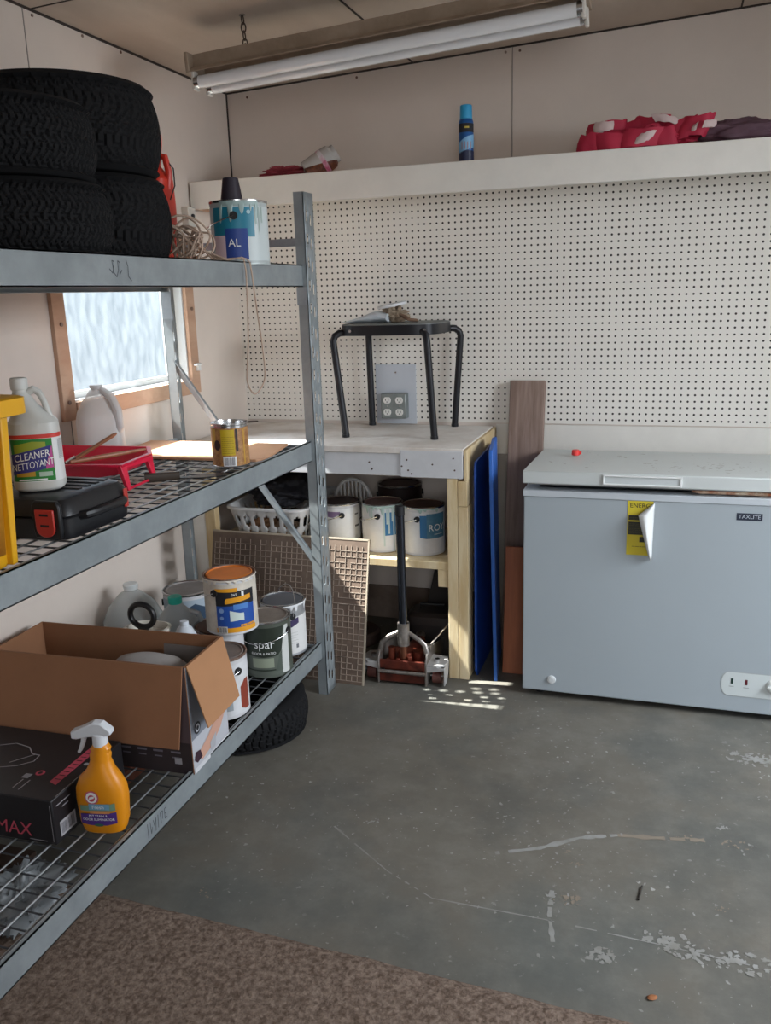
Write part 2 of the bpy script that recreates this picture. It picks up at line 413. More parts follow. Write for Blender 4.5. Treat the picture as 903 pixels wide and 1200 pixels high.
for k in range(330):
    x = rnd.uniform(.8, 2.5); y = rnd.uniform(-2.0, -.72)
    if rnd.random() < .4: x = 1.65+rnd.gauss(0, .12); y = -1.6+rnd.gauss(0, .25)
    if y < -2.0: continue
    blotch(sm, x, y, rnd.uniform(.0012, .0045), k, rnd.uniform(1, 2.5), rnd.uniform(0, 3), .0009)
struct(sm.build('floor_scar', M_scar))
tag(MB().cyl((1.865, -1.72, .003), (1.872, -1.665, .003), .0025, 6).build('twig', mat('twig_bark', '#2e2822', .8)), 'short dark twig lying on the bare concrete floor', 'twig')
mb = MB()
mb.loft([(0, 0, .0, .006, .004, 2), (0, 0, .003, .012, .008, 2), (0, 0, .006, .008, .003, 2)], 10)
tag(mb.build('dry_leaf', mat('leaf_brown', '#8f5a35', .8), loc=(1.905, -2.03, .001), rot=(0, 0, .5)), 'small rust brown dry leaf on the floor near the carpet', 'leaf')

# ------------------------------------------------------------------ storage rack
rack = thing('storage_rack', 'galvanised steel storage rack with wire decks against the left wall', 'shelf', (.39, -1.75, 0))
rx = lambda x: x-.39
ry = lambda y: y+1.75
YF, YN = -.844, -2.80
XB, XF = .115, .69
SH = ((.2139, .1457), (.982, .9105), (1.5884, 1.5163))
def post(x, y, sx, sy):
    """angle post: corner at (x,y), flanges run inward sx (along x) and sy (along y)"""
    mb = MB(); mb.use(M_galv); wd = .036; t_ = .0025
    bx = sorted((x, x+sx*wd)); by = sorted((y, y+sy*wd))
    tx = sorted((x, x+sx*t_)); ty = sorted((y, y+sy*t_))
    mb.box(rx(bx[0]), rx(bx[1]), ry(ty[0]), ry(ty[1]), 0, 1.823)
    ys = [0, .019, .033, .051, .065, .084]; zs = [0, .03]; hole = {}
    z = .045
    while z < 1.77:
        zs += [z, z+.014, z+.034, z+.048]; hole[z] = 1; z += .076
    zs += [1.823]; zs = sorted(set(zs))
    e = MB(); idx = {}; vs = []; fs = []
    xm = x+sx*t_/2
    for j, zz in enumerate(zs):
        for i, yy in enumerate(ys): vs.append((rx(xm), ry(y+sy*yy), zz))
    for j in range(len(zs)-1):
        zc_ = (zs[j]+zs[j+1])/2; ph = ((zc_-.045) % .076) if zc_ > .045 and zc_ < 1.77 else -1
        for i in range(5):
            if i == 1 and .014 <= ph < .048: continue
            if i == 3 and .0 <= ph < .034: continue
            k = j*6+i; fs.append((k, k+1, k+7, k+6))
    e.add(vs, fs); e.build('post', M_galv, rack, solid=t_)
    o = mb.build('post_flange', M_galv, rack)
    return o
for px, sx in ((XB, 1), (XF, -1)):
    for py, sy in ((YF, 1), (YN, -1)):
        post(px, py, sx, sy)
for zt, zb in SH:
    for x, s_ in ((XF-.017, -1), (XB+.004, 1)):
        mb = MB()
        a, c = sorted((x, x+s_*.003))
        mb.box(rx(a), rx(c), ry(YN), ry(YF), zb, zt)               # web
        a2, c2 = sorted((x, x+s_*.010)); mb.box(rx(a2), rx(c2), ry(YN), ry(YF), zt-.003, zt)          # top lip
        a3, c3 = sorted((x+s_*.010, x+s_*.0125)); mb.box(rx(a3), rx(c3), ry(YN), ry(YF), zt-.013, zt)   # drop
        a4, c4 = sorted((x+s_*.010, x+s_*.030)); mb.box(rx(a4), rx(c4), ry(YN), ry(YF), zt-.015, zt-.0125)   # step carrying the wire
        a5, c5 = sorted((x, x+s_*.022)); mb.box(rx(a5), rx(c5), ry(YN), ry(YF), zb, zb+.003)
        mb.build('beam', M_galv, rack)
    for y in (YF+.002, YN-.012):
        B('end_rail', M_galv2, rack, 0, (rx(XB), rx(XF-.045), ry(y), ry(y+.008), zb+.02, zt-.015))
    mb = MB(); zz = zt-.0115
    xs = [.14+.0506*i for i in range(11)]
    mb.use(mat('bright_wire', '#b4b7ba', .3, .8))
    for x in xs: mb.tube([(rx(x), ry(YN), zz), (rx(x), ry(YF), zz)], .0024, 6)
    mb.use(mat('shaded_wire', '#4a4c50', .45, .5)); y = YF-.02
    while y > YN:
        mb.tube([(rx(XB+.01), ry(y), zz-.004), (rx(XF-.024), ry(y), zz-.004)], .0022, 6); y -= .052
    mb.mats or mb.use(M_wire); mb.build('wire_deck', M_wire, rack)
for y in (YF+.012, YN-.020):
    mb = MB(); 
    for (xa, za), (xb, zb) in (((XB+.02, 1.265), (XF-.03, .53)),):
        d = Vector((xb-xa, 0, zb-za)).normalized(); n_ = Vector((-d.z, 0, d.x))*.013
        P = [Vector((xa, 0, za))+n_, Vector((xb, 0, zb))+n_, Vector((xb, 0, zb))-n_, Vector((xa, 0, za))-n_]
        mb.prism([(rx(p.x), p.z) for p in P], ry(y), ry(y+.003), 'y')
        P2 = [Vector((xa, 0, za))+n_, Vector((xb, 0, zb))+n_, Vector((xb, 0, zb))+n_*.8, Vector((xa, 0, za))+n_*.8]
        mb.prism([(rx(p.x), p.z) for p in P2], ry(y-.012), ry(y+.003), 'y')
    mb.build('diagonal_brace', M_galv2, rack)
    B('cross_brace', M_galv2, rack, 0, (rx(XB+.02), rx(XF-.02), ry(y), ry(y+.003), 1.650, 1.676))
    if y > -1:
        B('gusset', M_galv2, rack, 0, (rx(XF-.04), rx(XF-.004), ry(YF-.0016), ry(YF-.0006), 1.455, 1.515))
        B('gusset', M_galv2, rack, 0, (rx(XB+.002), rx(XB+.04), ry(YF-.0016), ry(YF-.0006), 1.42, 1.515))
# pen marks on the beams
dk = Decal(planemap((rx(XF-.017), ry(0), 0), (0, 1, 0), (0, 0, 1)), h0=.0004)
def scrawl(u, v, pts, w=.0025):
    for i in range(len(pts)-1):
        a = Vector((u+pts[i][0], v+pts[i][1])); c = Vector((u+pts[i+1][0], v+pts[i+1][1])); d = (c-a).normalized(); n_ = Vector((-d.y, d.x))*w/2
        dk.poly([tuple(a+n_), tuple(c+n_), tuple(c-n_), tuple(a-n_)][::-1], mat('pen_grey', '#4a4f55', .7))
scrawl(-1.925, 1.552, [(-.012, .004), (0, -.006), (.008, .02), (0, .022), (.004, -.004), (.014, -.014), (.022, .002), (.022, .022), (.030, .018), (.026, -.008), (.036, .002)])
scrawl(-1.87, 1.552, [(0, .024), (.006, .01), (.004, -.012), (.016, -.022)])
dk.build('pen_mark', rack); dk = Decal(planemap((rx(XF-.017), ry(0), 0), (0, 1, 0), (0, 0, 1)), h0=.0004)
for i, q in enumerate(([(0, .02), (.0, -.02)], [(.012, .018), (.014, -.016), (.02, .0)], [(.026, .016), (.03, -.004), (.038, .016), (.034, -.02)], [(.048, .018), (.046, -.018)], [(.06, -.016), (.058, .016), (.07, .016), (.066, -.006)], [(.088, -.012), (.078, -.012), (.078, .016), (.088, .016)], [(.078, .002), (.086, .002)])):
    scrawl(-2.02, .178, q)
dk.build('pen_mark', rack)

# ------------------------------------------------------------------ tyres
def tyre_mesh(rad, wid, N=144, zig=.35, rows=5, depth=.006, inner=.6, blocks=90, waves=5):
    mb = MB(); prof = []
    K = 34
    hw = wid/2
    # outer tread rows
    for i in range(K+1):
        f = i/K; z = -hw*.80+f*hw*1.6; prof.append((1, f, z))
    ringz = []
    rs = []
    for (kind, f, z) in prof:
        ring = []
        crown = rad-(.010+.03*rad)*abs(2*f-1)**2.2
        for i in range(N):
            th = 2*pi*i/N
            rr_ = f*rows; fr = rr_-math.floor(rr_); row = int(min(rr_, rows-1e-6))
            g = 0
            pitch = N/blocks
            ph = (i+zig*pitch*math.sin(f*pi*waves)) % pitch
            if ph < 1.05: g = 1
            blk = int((i+zig*pitch*math.sin(f*pi*waves))//pitch)
            if ((rr_+.5*(blk % 2)) % 1) < .17: g = .7
            r_ = crown-depth*g
            ring.append((r_*cos(th), r_*sin(th), z))
        rs.append(ring)
    def plain(r_, z): return [(r_*cos(2*pi*i/N), r_*sin(2*pi*i/N), z) for i in range(N)]
    low = [plain(rad*inner, -hw*.55), plain(rad*(inner+.03), -hw*.80), plain(rad*(inner+.14), -hw*.97), plain(rad*.80, -hw), plain(rad*.90, -hw*.97), plain(rad*.955, -hw*.87)]
    top = [plain(rad*.955, hw*.87), plain(rad*.90, hw*.97), plain(rad*.80, hw), plain(rad*(inner+.14), hw*.97), plain(rad*(inner+.03), hw*.80), plain(rad*inner, hw*.55)]
    allr = low+rs+top+[plain(rad*(inner+.06), hw*.4), plain(rad*(inner+.1), 0), plain(rad*(inner+.06), -hw*.4), low[0]]
    mb.rings(allr, False, False)
    return mb
def tyre(base, src, loc, label, grp=None, rz=0):
    o = src.copy(); COL.objects.link(o); o.location = loc; o.rotation_euler = (0, 0, rz); tag(o, label, 'tyre', grp); return o
TZ = 1.5805
s1 = tyre_mesh(.207, .163, N=450, rows=4, zig=.45, inner=.5, blocks=90, waves=5).build('tyre', M_rubber, smooth=25)
s1.location = (.458, -1.955, TZ+.0815); tag(s1, 'small black tyre at the bottom of the nearer stack on the top rack shelf', 'tyre')
o = tyre(0, s1, (.449, -1.975, TZ+.2445), 'small black tyre lying on top of the nearer stack on the top rack shelf', rz=.4)
s2 = tyre_mesh(.262, .232, N=360, rows=3, zig=1.6, inner=.6, blocks=72, waves=2).build('tyre', M_rubber, smooth=25)
s2.location = (.275, -1.50, TZ+.116); tag(s2, 'wide black car tyre at the bottom of the taller rear stack', 'tyre')
tyre(0, s2, (.272, -1.515, TZ+.348), 'wide black car tyre topping the taller rear stack by the ceiling', rz=.3)
s3 = tyre_mesh(.22, .138, N=280, rows=3, zig=.3, inner=.55, blocks=56, waves=2).build('tyre', M_rubber, smooth=25, loc=(.505, -1.155, .0695))
tag(s3, 'black tyre lying flat on the floor under the lowest rack shelf', 'tyre')

# red fuel can behind the tyres
t = thing('fuel_can', 'red plastic fuel can standing behind the tyres on the top rack shelf', 'can', (.258, -1.135, TZ), 0)
M_fuel = mat('fuel_can_red', '#e0402e', .4)
MB().loft([(0, 0, 0, .095, .06, 4), (0, 0, .01, .10, .065, 4), (0, 0, .2, .103, .066, 4), (0, 0, .27, .107, .06, 3), (0, 0, .31, .075, .045, 2.5), (0, 0, .325, .03, .03, 2)]).build('body', M_fuel, t)
MB().tube([(.0, 0, .31), (.06, 0, .345), (.098, 0, .335), (.108, 0, .29), (.10, 0, .24)], .011, 10).build('handle', M_fuel, t)
MB().tube([(.07, -.01, .31), (.085, -.01, .37), (.09, -.01, .40)], [.014, .011, .008], 12).build('spout', M_fuel, t)
MB().tube([(.10, 0, .33), (.125, 0, .30), (.125, 0, .25), (.105, 0, .21)], .002, 6).build('cap_strap', M_black, t)

# ------------------------------------------------------------------ paint cans
M_cangrey = mat('can_white', '#cfced0', .45, var=.06, vscale=20)
def paint_can(label, loc, r=.083, h=.19, a0=-1.2, body=M_cangrey, lid=M_rust, art=None, bail=True, ear=True, bail_up=False, name='paint_can', cat='paint can', rimmat=M_steel, tilt=0, opened=False, drip=None, group=None, deps=None):
    t = thing(name, label, cat, loc, 0, group)
    if tilt: t.rotation_euler = (tilt, 0, 0)
    MB().lathe([(r*.965, 0), (r, .002), (r, .006), (r*.985, .009), (r*.985, h-.014), (r*.99, h-.010), (r, h-.006)], 48, cap1=False).build('body', body, t)
    MB().lathe([(r, h-.007), (r*1.012, h-.004), (r*1.012, h), (r*.97, h+.001), (r*.93, h-.003), (r*.90, h-.009), (r*.88, h-.009), (r*.86, h-.002), (r*.985, h-.012)][:8], 48, cap0=False, cap1=False).build('rim', rimmat, t)
    mb = MB(); mb.lathe([(r*.90, h-.010), (r*.885, h-.001), (r*.84, h+.0005), (r*.82, h-.003), (.001, h-.003)], 48, cap0=False)
    mb.build('lid', lid, t)
    if ear:
        for s_ in (-1, 1):
            mb = MB()
            a = a0+s_*pi/2 if ear is True else a0+ear+(0 if s_ > 0 else pi)
            d = Vector((cos(a), sin(a), 0)); mb.cyl(d*r*.97+Vector((0, 0, h-.045)), d*(r+.005)+Vector((0, 0, h-.045)), .012, 16)
            mb.build('ear', M_black, t)
        if bail:
            a = a0+pi/2 if ear is True else a0+ear
            d = Vector((cos(a), sin(a), 0)); f = Vector((cos(a-pi/2), sin(a-pi/2), 0)); pts = []
            for i in range(21):
                q = pi*i/20
                if bail_up: p = d*(r+.006)*cos(q)+Vector((0, 0, h-.045+(r+.02)*sin(q)*.9))-f*.03*sin(q)
                else: p = d*(r+.006)*cos(q)+f*(r+.010)*sin(q)+Vector((0, 0, h-.045-.03*sin(q)))
                pts.append(p)
            MB().tube(pts, .0016, 6).build('bail', M_steel, t)
    if art:
        dc = Decal(cylmap(r*.985, a0)); art(dc, r, h); dc.build('label', t)
    if drip:
        col, seed, span, L = drip
        dm = mat('drip_'+col, '#'+col, .4); rnd = random.Random(seed); dc = MB(); f_ = cylmap(r*1.0, a0); n = 90
        rings = []
        lens = []
        for i in range(n+1):
            u = -span+2*span*i/n
            lens.append(L*(.25+.9*max(0, noise.noise((u*60, seed, 0)))**.6*1.3))
        o_ = []; 
        for i in range(n+1):
            u = -span+2*span*i/n
            o_.append([f_(u, h-.003, .0015), f_(u, h-.003-lens[i]*.5, .0026), f_(u, h-.003-lens[i], .0006)])
        dc.rings(o_, False, False, closed=False); dc.build('paint_drip', dm, t)
    return t
M_teal = mat('teal_label', '#1f7c95', .45); M_navy = mat('navy_label', '#24418a', .45); M_sage = mat('sage_drip', '#a9bab4', .45)
M_pinkw = mat('pale_pink_label', '#d8c3cb', .5)
def art_al(d, r, h):
    d.rect(-.13, .012, .13, h-.018, mat('can_pale', '#c9d2d2', .45), 0)
    d.rect(-.09, .08, .045, h-.02, M_teal, 1)
    d.rect(-.09, .012, -.045, .085, M_pinkw, 2)
    d.rect(-.045, .015, .022, .104, M_navy, 2)
    d.text('AL', -.018, .062, .032, M_txt, 3)
    d.disc(.028, h-.035, .006, mat('pale_dot', '#9fc3cc', .5), 3)
    for u, w_, l in ((.048, .006, .05), (.06, .004, .07), (.07, .006, .045)): d.rect(u, h-.02-l, u+w_, h-.02, M_sage, 3, 1)
paint_can('paint can with teal and navy label standing on the top rack shelf', (.612, -1.165, TZ), .0865, .185, a0=-1.1, body=mat('can_pale2', '#b9c2c2', .4, .2), art=art_al, ear=-.18, lid=mat('dark_lid', '#3a3a3c', .5, .5), drip=('9fb3b0', 3, .06, .06))
t = thing('funnel', 'small dark plastic cone upside down on the teal labelled paint can', 'funnel', (.602, -1.185, TZ+.1825))
MB().lathe([(.034, 0), (.035, .004), (.0335, .005), (.0235, .068), (.021, .07), (.0195, .068), (.0195, .064), (.018, .062)], 32).build('cone', mat('dark_plum_plastic', '#2b2430', .5), t)

def art_par(d, r, h):
    g1 = mat('valsp_green', '#222b20', .45); g2 = mat('sage_grey', '#5b6158', .5); g3 = mat('pale_band', '#c9cac6', .5)
    d.rect(-.10, .012, .075, h-.02, g2, 0)
    d.strip([(-.10, .085, h-.02), (-.02, .078, h-.02), (.03, .082, h-.02), (.045, .10, h-.02), (.055, h-.021, h-.02)], g1, 1)
    d.strip([(.045, .012, .10), (.06, .012, h-.02), (.078, .012, h-.02)], g3, 2)
    d.strip([(.02, .025, .03), (.035, .025, .08), (.047, .025, .10)], mat('sage_dark', '#4d564c', .5), 2)
    d.rect(-.09, .028, .02, .033, g1, 2)
    d.text('spar', -.016, .125, .042, M_txt, 2)
    d.text('FLOOR & PATIO', -.02, .092, .012, M_txt, 2)
    d.rect(-.06, .04, .015, .075, mat('pale_olive', '#8e9682', .5), 2)
paint_can('dark green labelled gallon paint can near the end of the lowest shelf', (.575, -1.09, .2045), .0845, .205, a0=-1.08, art=art_par, ear=.95, bail=True, lid=mat('grey_dusty_lid', '#8a7f76', .6, .3, var=.15, vscale=30), body=mat('can_dark', '#5b6158', .4, .3))
def art_pw(d, r, h):
    d.rect(-.12, .01, .12, h-.05, mat('white_can_label', '#dddbd9', .5), 0)
    d.strip([(-.02, .11, .135), (.02, .113, .14), (.05, .125, .148)], mat('purple_label', '#3d3158', .5), 1)
    d.lines(0, .05, .045, .1, mat('faint_text', '#b5b3b0', .6), 1, n=5, fill=.15)
    d.rect(.035, .03, .045, .045, mat('greyprint', '#6c6c72', .6), 1)
paint_can('white can with purple label and messy silver rim on the lowest shelf', (.555, -.912, .2045), .083, .20, a0=-1.02, art=art_pw, ear=.3, bail_up=True, lid=mat('grey_paint_skin', '#55565a', .5), body=mat('silver_can', '#b9babd', .35, .5, var=.2, vscale=30), drip=('e0e0e2', 9, .12, .03))
def art_near(d, r, h):
    d.rect(-.13, .012, .13, h-.02, M_wl, 0)
    d.strip([(.05, .03, .1), (.07, .02, .12), (.09, .02, .12)], mat('rust_red_label', '#8a3b2c', .5), 1)
    d.rect(-.05, .03, .02, .09, mat('grey_graphic', '#9aa0a3', .5), 1)
paint_can('white paint can with brown stained rim beside the open cardboard box', (.568, -1.412, .2045), .083, .20, a0=-.95, art=art_near, ear=.55, bail_up=False, lid=mat('brown_skin_lid', '#8b7f78', .5, .2, var=.2, vscale=30), rimmat=M_rust)
paint_can('low can with brown lid supporting the blue labelled can', (.470, -1.240, .2045), .083, .216, a0=-1, lid=M_rust, ear=True, bail=False)
tb = MB(); tb.lathe([(.0, 0), (.078, 0), (.080, .004), (.080, .008), (.074, .010), (.0, .008)], 40, cap0=False, cap1=False)
tag(tb.build('can_lid', mat('brown_paint_lid', '#5b4136', .5, .3, var=.2, vscale=30), loc=(.497, -1.262, .4235)), 'loose brown paint can lid under the blue labelled can', 'lid')
M_behr1 = mat('royal_blue_label', '#1f4c9c', .45); M_yel = mat('amber_label', '#e09a1c', .45)
def art_blue(d, r, h):
    d.rect(-.14, .008, .14, h-.016, mat('cream_can', '#d4cbbd', .6, var=.2, vscale=25), 0)
    d.rect(-.055, .022, .075, .13, M_behr1, 1)
    d.rect(-.055, .10, .075, .148, mat('black_label', '#191a20', .5), 2)
    d.rect(-.058, .010, .078, .026, M_yel, 2)
    d.strip([(-.055, .148, .158), (.015, .146, .160)], M_yel, 3)
    d.strip([(-.025, .108, .118), (-.02, .108, .126), (.06, .116, .132)], M_yel, 4)
    d.text('365', .005, .137, .012, M_txt, 5)
    d.rect(.028, .13, .036, .146, M_txt, 5)
    d.strip([(-.012, .048, .085), (.02, .05, .074), (.033, .048, .073)], mat('pale_mint', '#cdd8d2', .5), 3)
    d.rect(.0, .086, .05, .104, mat('sky_print', '#4c7fc0', .5), 3)
    d.lines(.02, .028, .07, .036, M_yel, 4, n=1, fill=.8)
    d.disc(-.038, .085, .008, mat('faint_blue', '#7f9cc8', .5), 3); d.disc(-.038, .06, .006, mat('faint_blue', '#7f9cc8', .5), 3)
    d.rect(-.052, .010, -.022, .032, M_txt, 5); d.bars(-.050, .012, -.024, .03, M_dark, 6)
paint_can('orange topped paint can with blue and amber label perched above the others', (.545, -1.275, .4345), .085, .188, a0=-1.0, art=art_blue, ear=-.70, lid=mat('orange_paint', '#d9771f', .4, var=.15, vscale=12), rimmat=M_rust, drip=('d8cfc2', 4, .13, .02))
paint_can('paint can with dusty grey lid standing by the left wall', (.215, -1.0, .2045), .092, .245, a0=-1.0, art=lambda d, r, h: (d.rect(-.13, .03, .13, h-.02, mat('pale_blue_label', '#a8b5c0', .5), 0), d.strip([(.0, .15, .2), (.02, .13, .21), (.06, .12, .19)], mat('slate_label', '#33485e', .5), 1), d.strip([(-.06, .17, .19), (-.03, .17, .21)], mat('slate_label', '#33485e', .5), 1)), lid=mat('dusty_lid', '#8b8582', .6, .3, var=.15, vscale=20), bail=False)

# ------------------------------------------------------------------ items at back of lowest shelf
M_clear = mat('clear_plastic', '#c9d0d0', .25, trans=.0, alpha=.55, var=.05)
t = thing('water_jug', 'large translucent colourless jug standing against the left wall on the lowest shelf', 'jug', (.118, -1.21, .2045))
MB().loft([(0, 0, 0, .085, .085, 3), (0, 0, .01, .092, .092, 3), (0, 0, .07, .09, .09, 3), (0, 0, .075, .087, .087, 3), (0, 0, .085, .092, .092, 3), (0, 0, .2, .092, .092, 3), (0, 0, .25, .075, .075, 2.4), (0, 0, .285, .045, .045, 2), (0, 0, .3, .024, .024, 2), (0, 0, .315, .022, .022, 2)]).build('bottle', M_clear, t)
MB().lathe([(.025, .305), (.026, .322), (.023, .325)], 24).build('cap', mat('pale_cap', '#dfe3e2', .5), t)
t = thing('laundry_jug', 'clear plastic jug with turquoise screw cap on the lowest shelf', 'jug', (.318, -1.25, .2045), .3)
MB().loft([(0, 0, 0, .07, .06, 4), (0, 0, .01, .076, .066, 4), (0, 0, .17, .076, .066, 4), (0, 0, .215, .068, .06, 3), (0, 0, .25, .05, .045, 2.3), (0, 0, .275, .026, .026, 2), (0, 0, .29, .019, .019, 2)]).build('bottle', mat('milky_plastic', '#b8c0c2', .3, alpha=.8), t)
MB().lathe([(.022, .283), (.0235, .286), (.0235, .305), (.021, .308)], 24).build('screw_cap', mat('turquoise_cap', '#2fb5a0', .4), t)
MB().tube([(.045, 0, .255), (.075, 0, .245), (.088, 0, .21), (.08, 0, .15), (.072, 0, .13)], .009, 10).build('handle', mat('milky_plastic', '#b8c0c2'), t)
t = thing('plastic_pail', 'cream plastic pail with black ring handle behind the cardboard box', 'pail', (.330, -1.455, .2045))
MB().loft([(0, 0, 0, .055, .055, 3), (0, 0, .01, .06, .06, 3), (0, 0, .25, .068, .068, 3), (0, 0, .262, .074, .074, 3), (0, 0, .27, .074, .074, 3), (0, 0, .272, .066, .066, 3), (0, 0, .25, .062, .062, 3)]).build('body', mat('cream_plastic', '#cfc9bd', .5), t)
mb = MB(); mb.tube([(-.005+.043*cos(a), .0, .315+.038*sin(a)) for a in [2*pi*i/28 for i in range(28)]], .0095, 10, closed=True)
mb.build('ring_handle', mat('black_handle', '#141416', .4), t)
B('stem', mat('black_handle', '#141416'), t, .002, (-.02, .01, -.008, .008, .255, .283))
t = thing('white_bottle', 'white bottle with domed shoulder between pail and blue labelled can', 'bottle', (.452, -1.418, .2045))
MB().loft([(0, 0, 0, .038, .038, 2.5), (0, 0, .01, .04, .04, 2.5), (0, 0, .21, .04, .04, 2.5), (0, 0, .245, .036, .036, 2), (0, 0, .27, .024, .024, 2), (0, 0, .28, .014, .014, 2), (0, 0, .295, .013, .013, 2)]).build('bottle', mat('white_plastic', '#c9cfd6', .4), t)

# ------------------------------------------------------------------ open product box
bx = thing('cardboard_box', 'large open brown cardboard box with flaps hanging on the lowest shelf', 'box', (.365, -1.69, .2045), R(2.5))
M_card_in = mat('cardboard_inside', '#a4704c', .85, var=.08, vscale=4)
M_bprint = mat('dark_box_print', '#2d2528', .5, col2='#3a3031', vscale=6)
BW, BD, BH = .305, .112, .322
mb = MB(); mb.box(-BW, BW, -BD, -BD+.004, 0, BH); mb.box(-BW, BW, BD-.004, BD, 0, BH); mb.box(-BW, -BW+.004, -BD+.004, BD-.004, 0, BH); mb.box(BW-.004, BW, -BD+.004, BD-.004, 0, BH); mb.box(-BW, BW, -BD, BD, 0, .004)
mb.build('carton', M_card_shade, bx)
def flap(name, p0, p1, drop, out, m_=M_card_shade, taper=0):
    p0 = Vector(p0); p1 = Vector(p1); d = Vector(drop); t_ = Vector(out).normalized()*.004; e = (p1-p0).normalized()
    mb = MB(); q = [p0, p1, p1+d-e*taper, p0+d+e*taper]; mb.add([tuple(x) for x in q]+[tuple(x+t_) for x in q], [(0, 3, 2, 1), (4, 5, 6, 7), (0, 1, 5, 4), (1, 2, 6, 5), (2, 3, 7, 6), (3, 0, 4, 7)])
    mb.build(name, m_, bx, bevel=.001)
flap('front_flap', (-BW, -BD-.001, BH), (BW-.004, -BD-.001, BH), (0, -.055, -.215), (0, -1, .2))
flap('end_flap', (BW+.001, -BD+.004, BH), (BW+.001, BD, BH), (.052, -.012, -.175), (1, 0, .3), mat('cardboard_lit', '#a97a55', .85, var=.06), taper=.01)  # lit copy of the cardboard colour for the flap facing the door
# printed end and front
d = Decal(planemap((BW, 0, 0), (0, 1, 0), (0, 0, 1)))
d.rect(-BD+.002, .0, BD-.002, BH-.004, mat('greyish_print', '#b9bac0', .45), 0)
d.rect(-BD+.003, .10, BD-.002, BH-.01, mat('grey_blue_print', '#7b7f88', .45), 1)
d.poly([(-.09, .045), (-.06, .02), (.0, .03), (.06, .06), (.1, .10), (.09, .13), (.03, .10), (-.02, .07)], mat('skin_print', '#c79a86', .5), 2)
d.poly([(-.105, .04), (-.09, .025), (-.06, .03), (-.07, .055), (-.095, .06)], mat('hair_print', '#3a2430', .5), 3)
d.disc(-.075, .125, .018, mat('dark_print', '#26262a', .5), 2); d.disc(-.075, .125, .012, mat('greyish_print', '#b9bac0'), 3); d.disc(-.075, .125, .007, mat('dark_print', '#26262a'), 4)
d.poly([(-.01, .045), (.03, .06), (.02, .02), (-.01, .02)], mat('pale_cloth_print', '#a9a9ae', .5), 3)
d.rect(-BD+.003, 0, BD-.003, .014, mat('white_edge_print', '#cfcfd2', .5), 3)
d.build('end_print', bx)
d = Decal(planemap((0, -BD, 0), (1, 0, 0), (0, 0, 1)))
d.rect(-BW, 0, BW-.001, .095, M_bprint, 0); d.rect(-BW, .095, BW-.001, BH, mat('mauve_print', '#5c4b4d', .5), 0)
lt = mat('dim_print', '#77717a', .5)
for u in (.1, .15, .2, .255): d.rect(u-.015, .06, u+.015, .066, lt, 1); d.rect(u-.012, .045, u+.012, .049, lt, 1)
d.disc(.05, .062, .01, lt, 1); d.disc(.05, .062, .006, M_bprint, 2); d.rect(.0, .05, .012, .072, lt, 1); d.rect(.25, .028, .272, .048, mat('pale_print', '#a8a4a8', .5), 1)
d.lines(-.25, .03, -.02, .075, lt, 1, n=3)
d.build('front_print', bx)
# stuff in the box
t = thing('foam_packing', 'pale grey moulded packing piece lying inside the open cardboard box', 'packing', (.49, -1.675, .432), R(4))
mb = MB(); mb.loft([(0, 0, 0, .125, .05, 2.4), (0, 0, .03, .12, .05, 2.4), (0, 0, .052, .095, .04, 2.2), (0, 0, .064, .05, .02, 2)], 32); mb.build('shell', mat('pale_grey_plastic', '#a5a19e', .6), t)
d = Decal(planemap((-.03, -.0505, .026), (1, 0, 0), (0, .25, 1))); d.rect(-.035, -.01, .035, .03, mat('dark_tag', '#34343a', .5), 0); d.text('GV', 0, .012, .02, M_txt, 1); d.build('tag_label', t)
tag(MB().box(-.07, .08, -.004, .0, 0, .11).build('plastic_sheet', mat('insert_grey', '#6f6762', .8), loc=(.555, -1.596, .385), rot=(-.12, 0, R(2))), 'grey clear plastic sheet standing inside the open cardboard box', 'sheet')
tag(MB().loft([(0, 0, 0, .14, .05, 3), (0, 0, .19, .14, .05, 3), (0, 0, .22, .1, .03, 2)], 24).build('wrapped_item', mat('wrap_dark', '#55493f', .7), loc=(.22, -1.68, .2095)), 'dark wrapped item deep inside the open cardboard box', 'package')
tag(MB().loft([(0, 0, 0, .11, .05, 3), (0, 0, .21, .11, .05, 3), (0, 0, .221, .1, .045, 3)], 24).build('wrapped_item', mat('wrap_dark', '#55493f', .7), loc=(.50, -1.665, .2095)), 'dark base block under the pale packing piece in the box', 'package')

# black product box
bb = thing('product_box', 'black printed carton with red lettering on the lowest rack shelf', 'box', (.285, -2.02, .2045), R(1.5))
M_bk = mat('black_carton', '#1d1b1e', .45, var=.15, vscale=10)
B('carton', M_bk, bb, .003, (-.225, .225, -.15, .148, 0, .121))
d = Decal(planemap((0, 0, .121), (1, 0, 0), (0, 1, 0)))
rp = mat('coral_print', '#b8485a', .5); wp = mat('silver_print', '#8f8c90', .5)
def line(d, pts, w_, m_, L=0):
    for i in range(len(pts)-1):
        a = Vector(pts[i]); c = Vector(pts[i+1]); q = (c-a).normalized(); n_ = Vector((-q.y, q.x))*w_/2
        d.poly([tuple(a-n_), tuple(c-n_), tuple(c+n_), tuple(a+n_)], m_, L)
line(d, [(-.2, -.06), (-.1, -.062), (-.02, -.05), (.03, -.03), (.06, .0), (.055, .03), (.03, .032), (-.0, .06), (-.05, .07), (-.1, .045), (-.2, .04)], .003, wp)
line(d, [(-.0, -.02), (.04, .03)], .003, wp)
a_ = R(90)
d.strip([(.165, -.075, .09), (.19, -.085, .10)], rp, 0)
for k_ in range(9): d.rect(.169, -.062+k_*.018, .187, -.059+k_*.018, M_bk, 1, 1)
d.disc(.115, -.045, .012, rp, 0); d.disc(.115, -.045, .006, M_bk, 1)
d.rect(.08, -.075, .10, -.055, wp, 0); d.rect(.09, -.12, .093, -.08, wp, 0); d.rect(.11, -.125, .113, -.08, wp, 0)
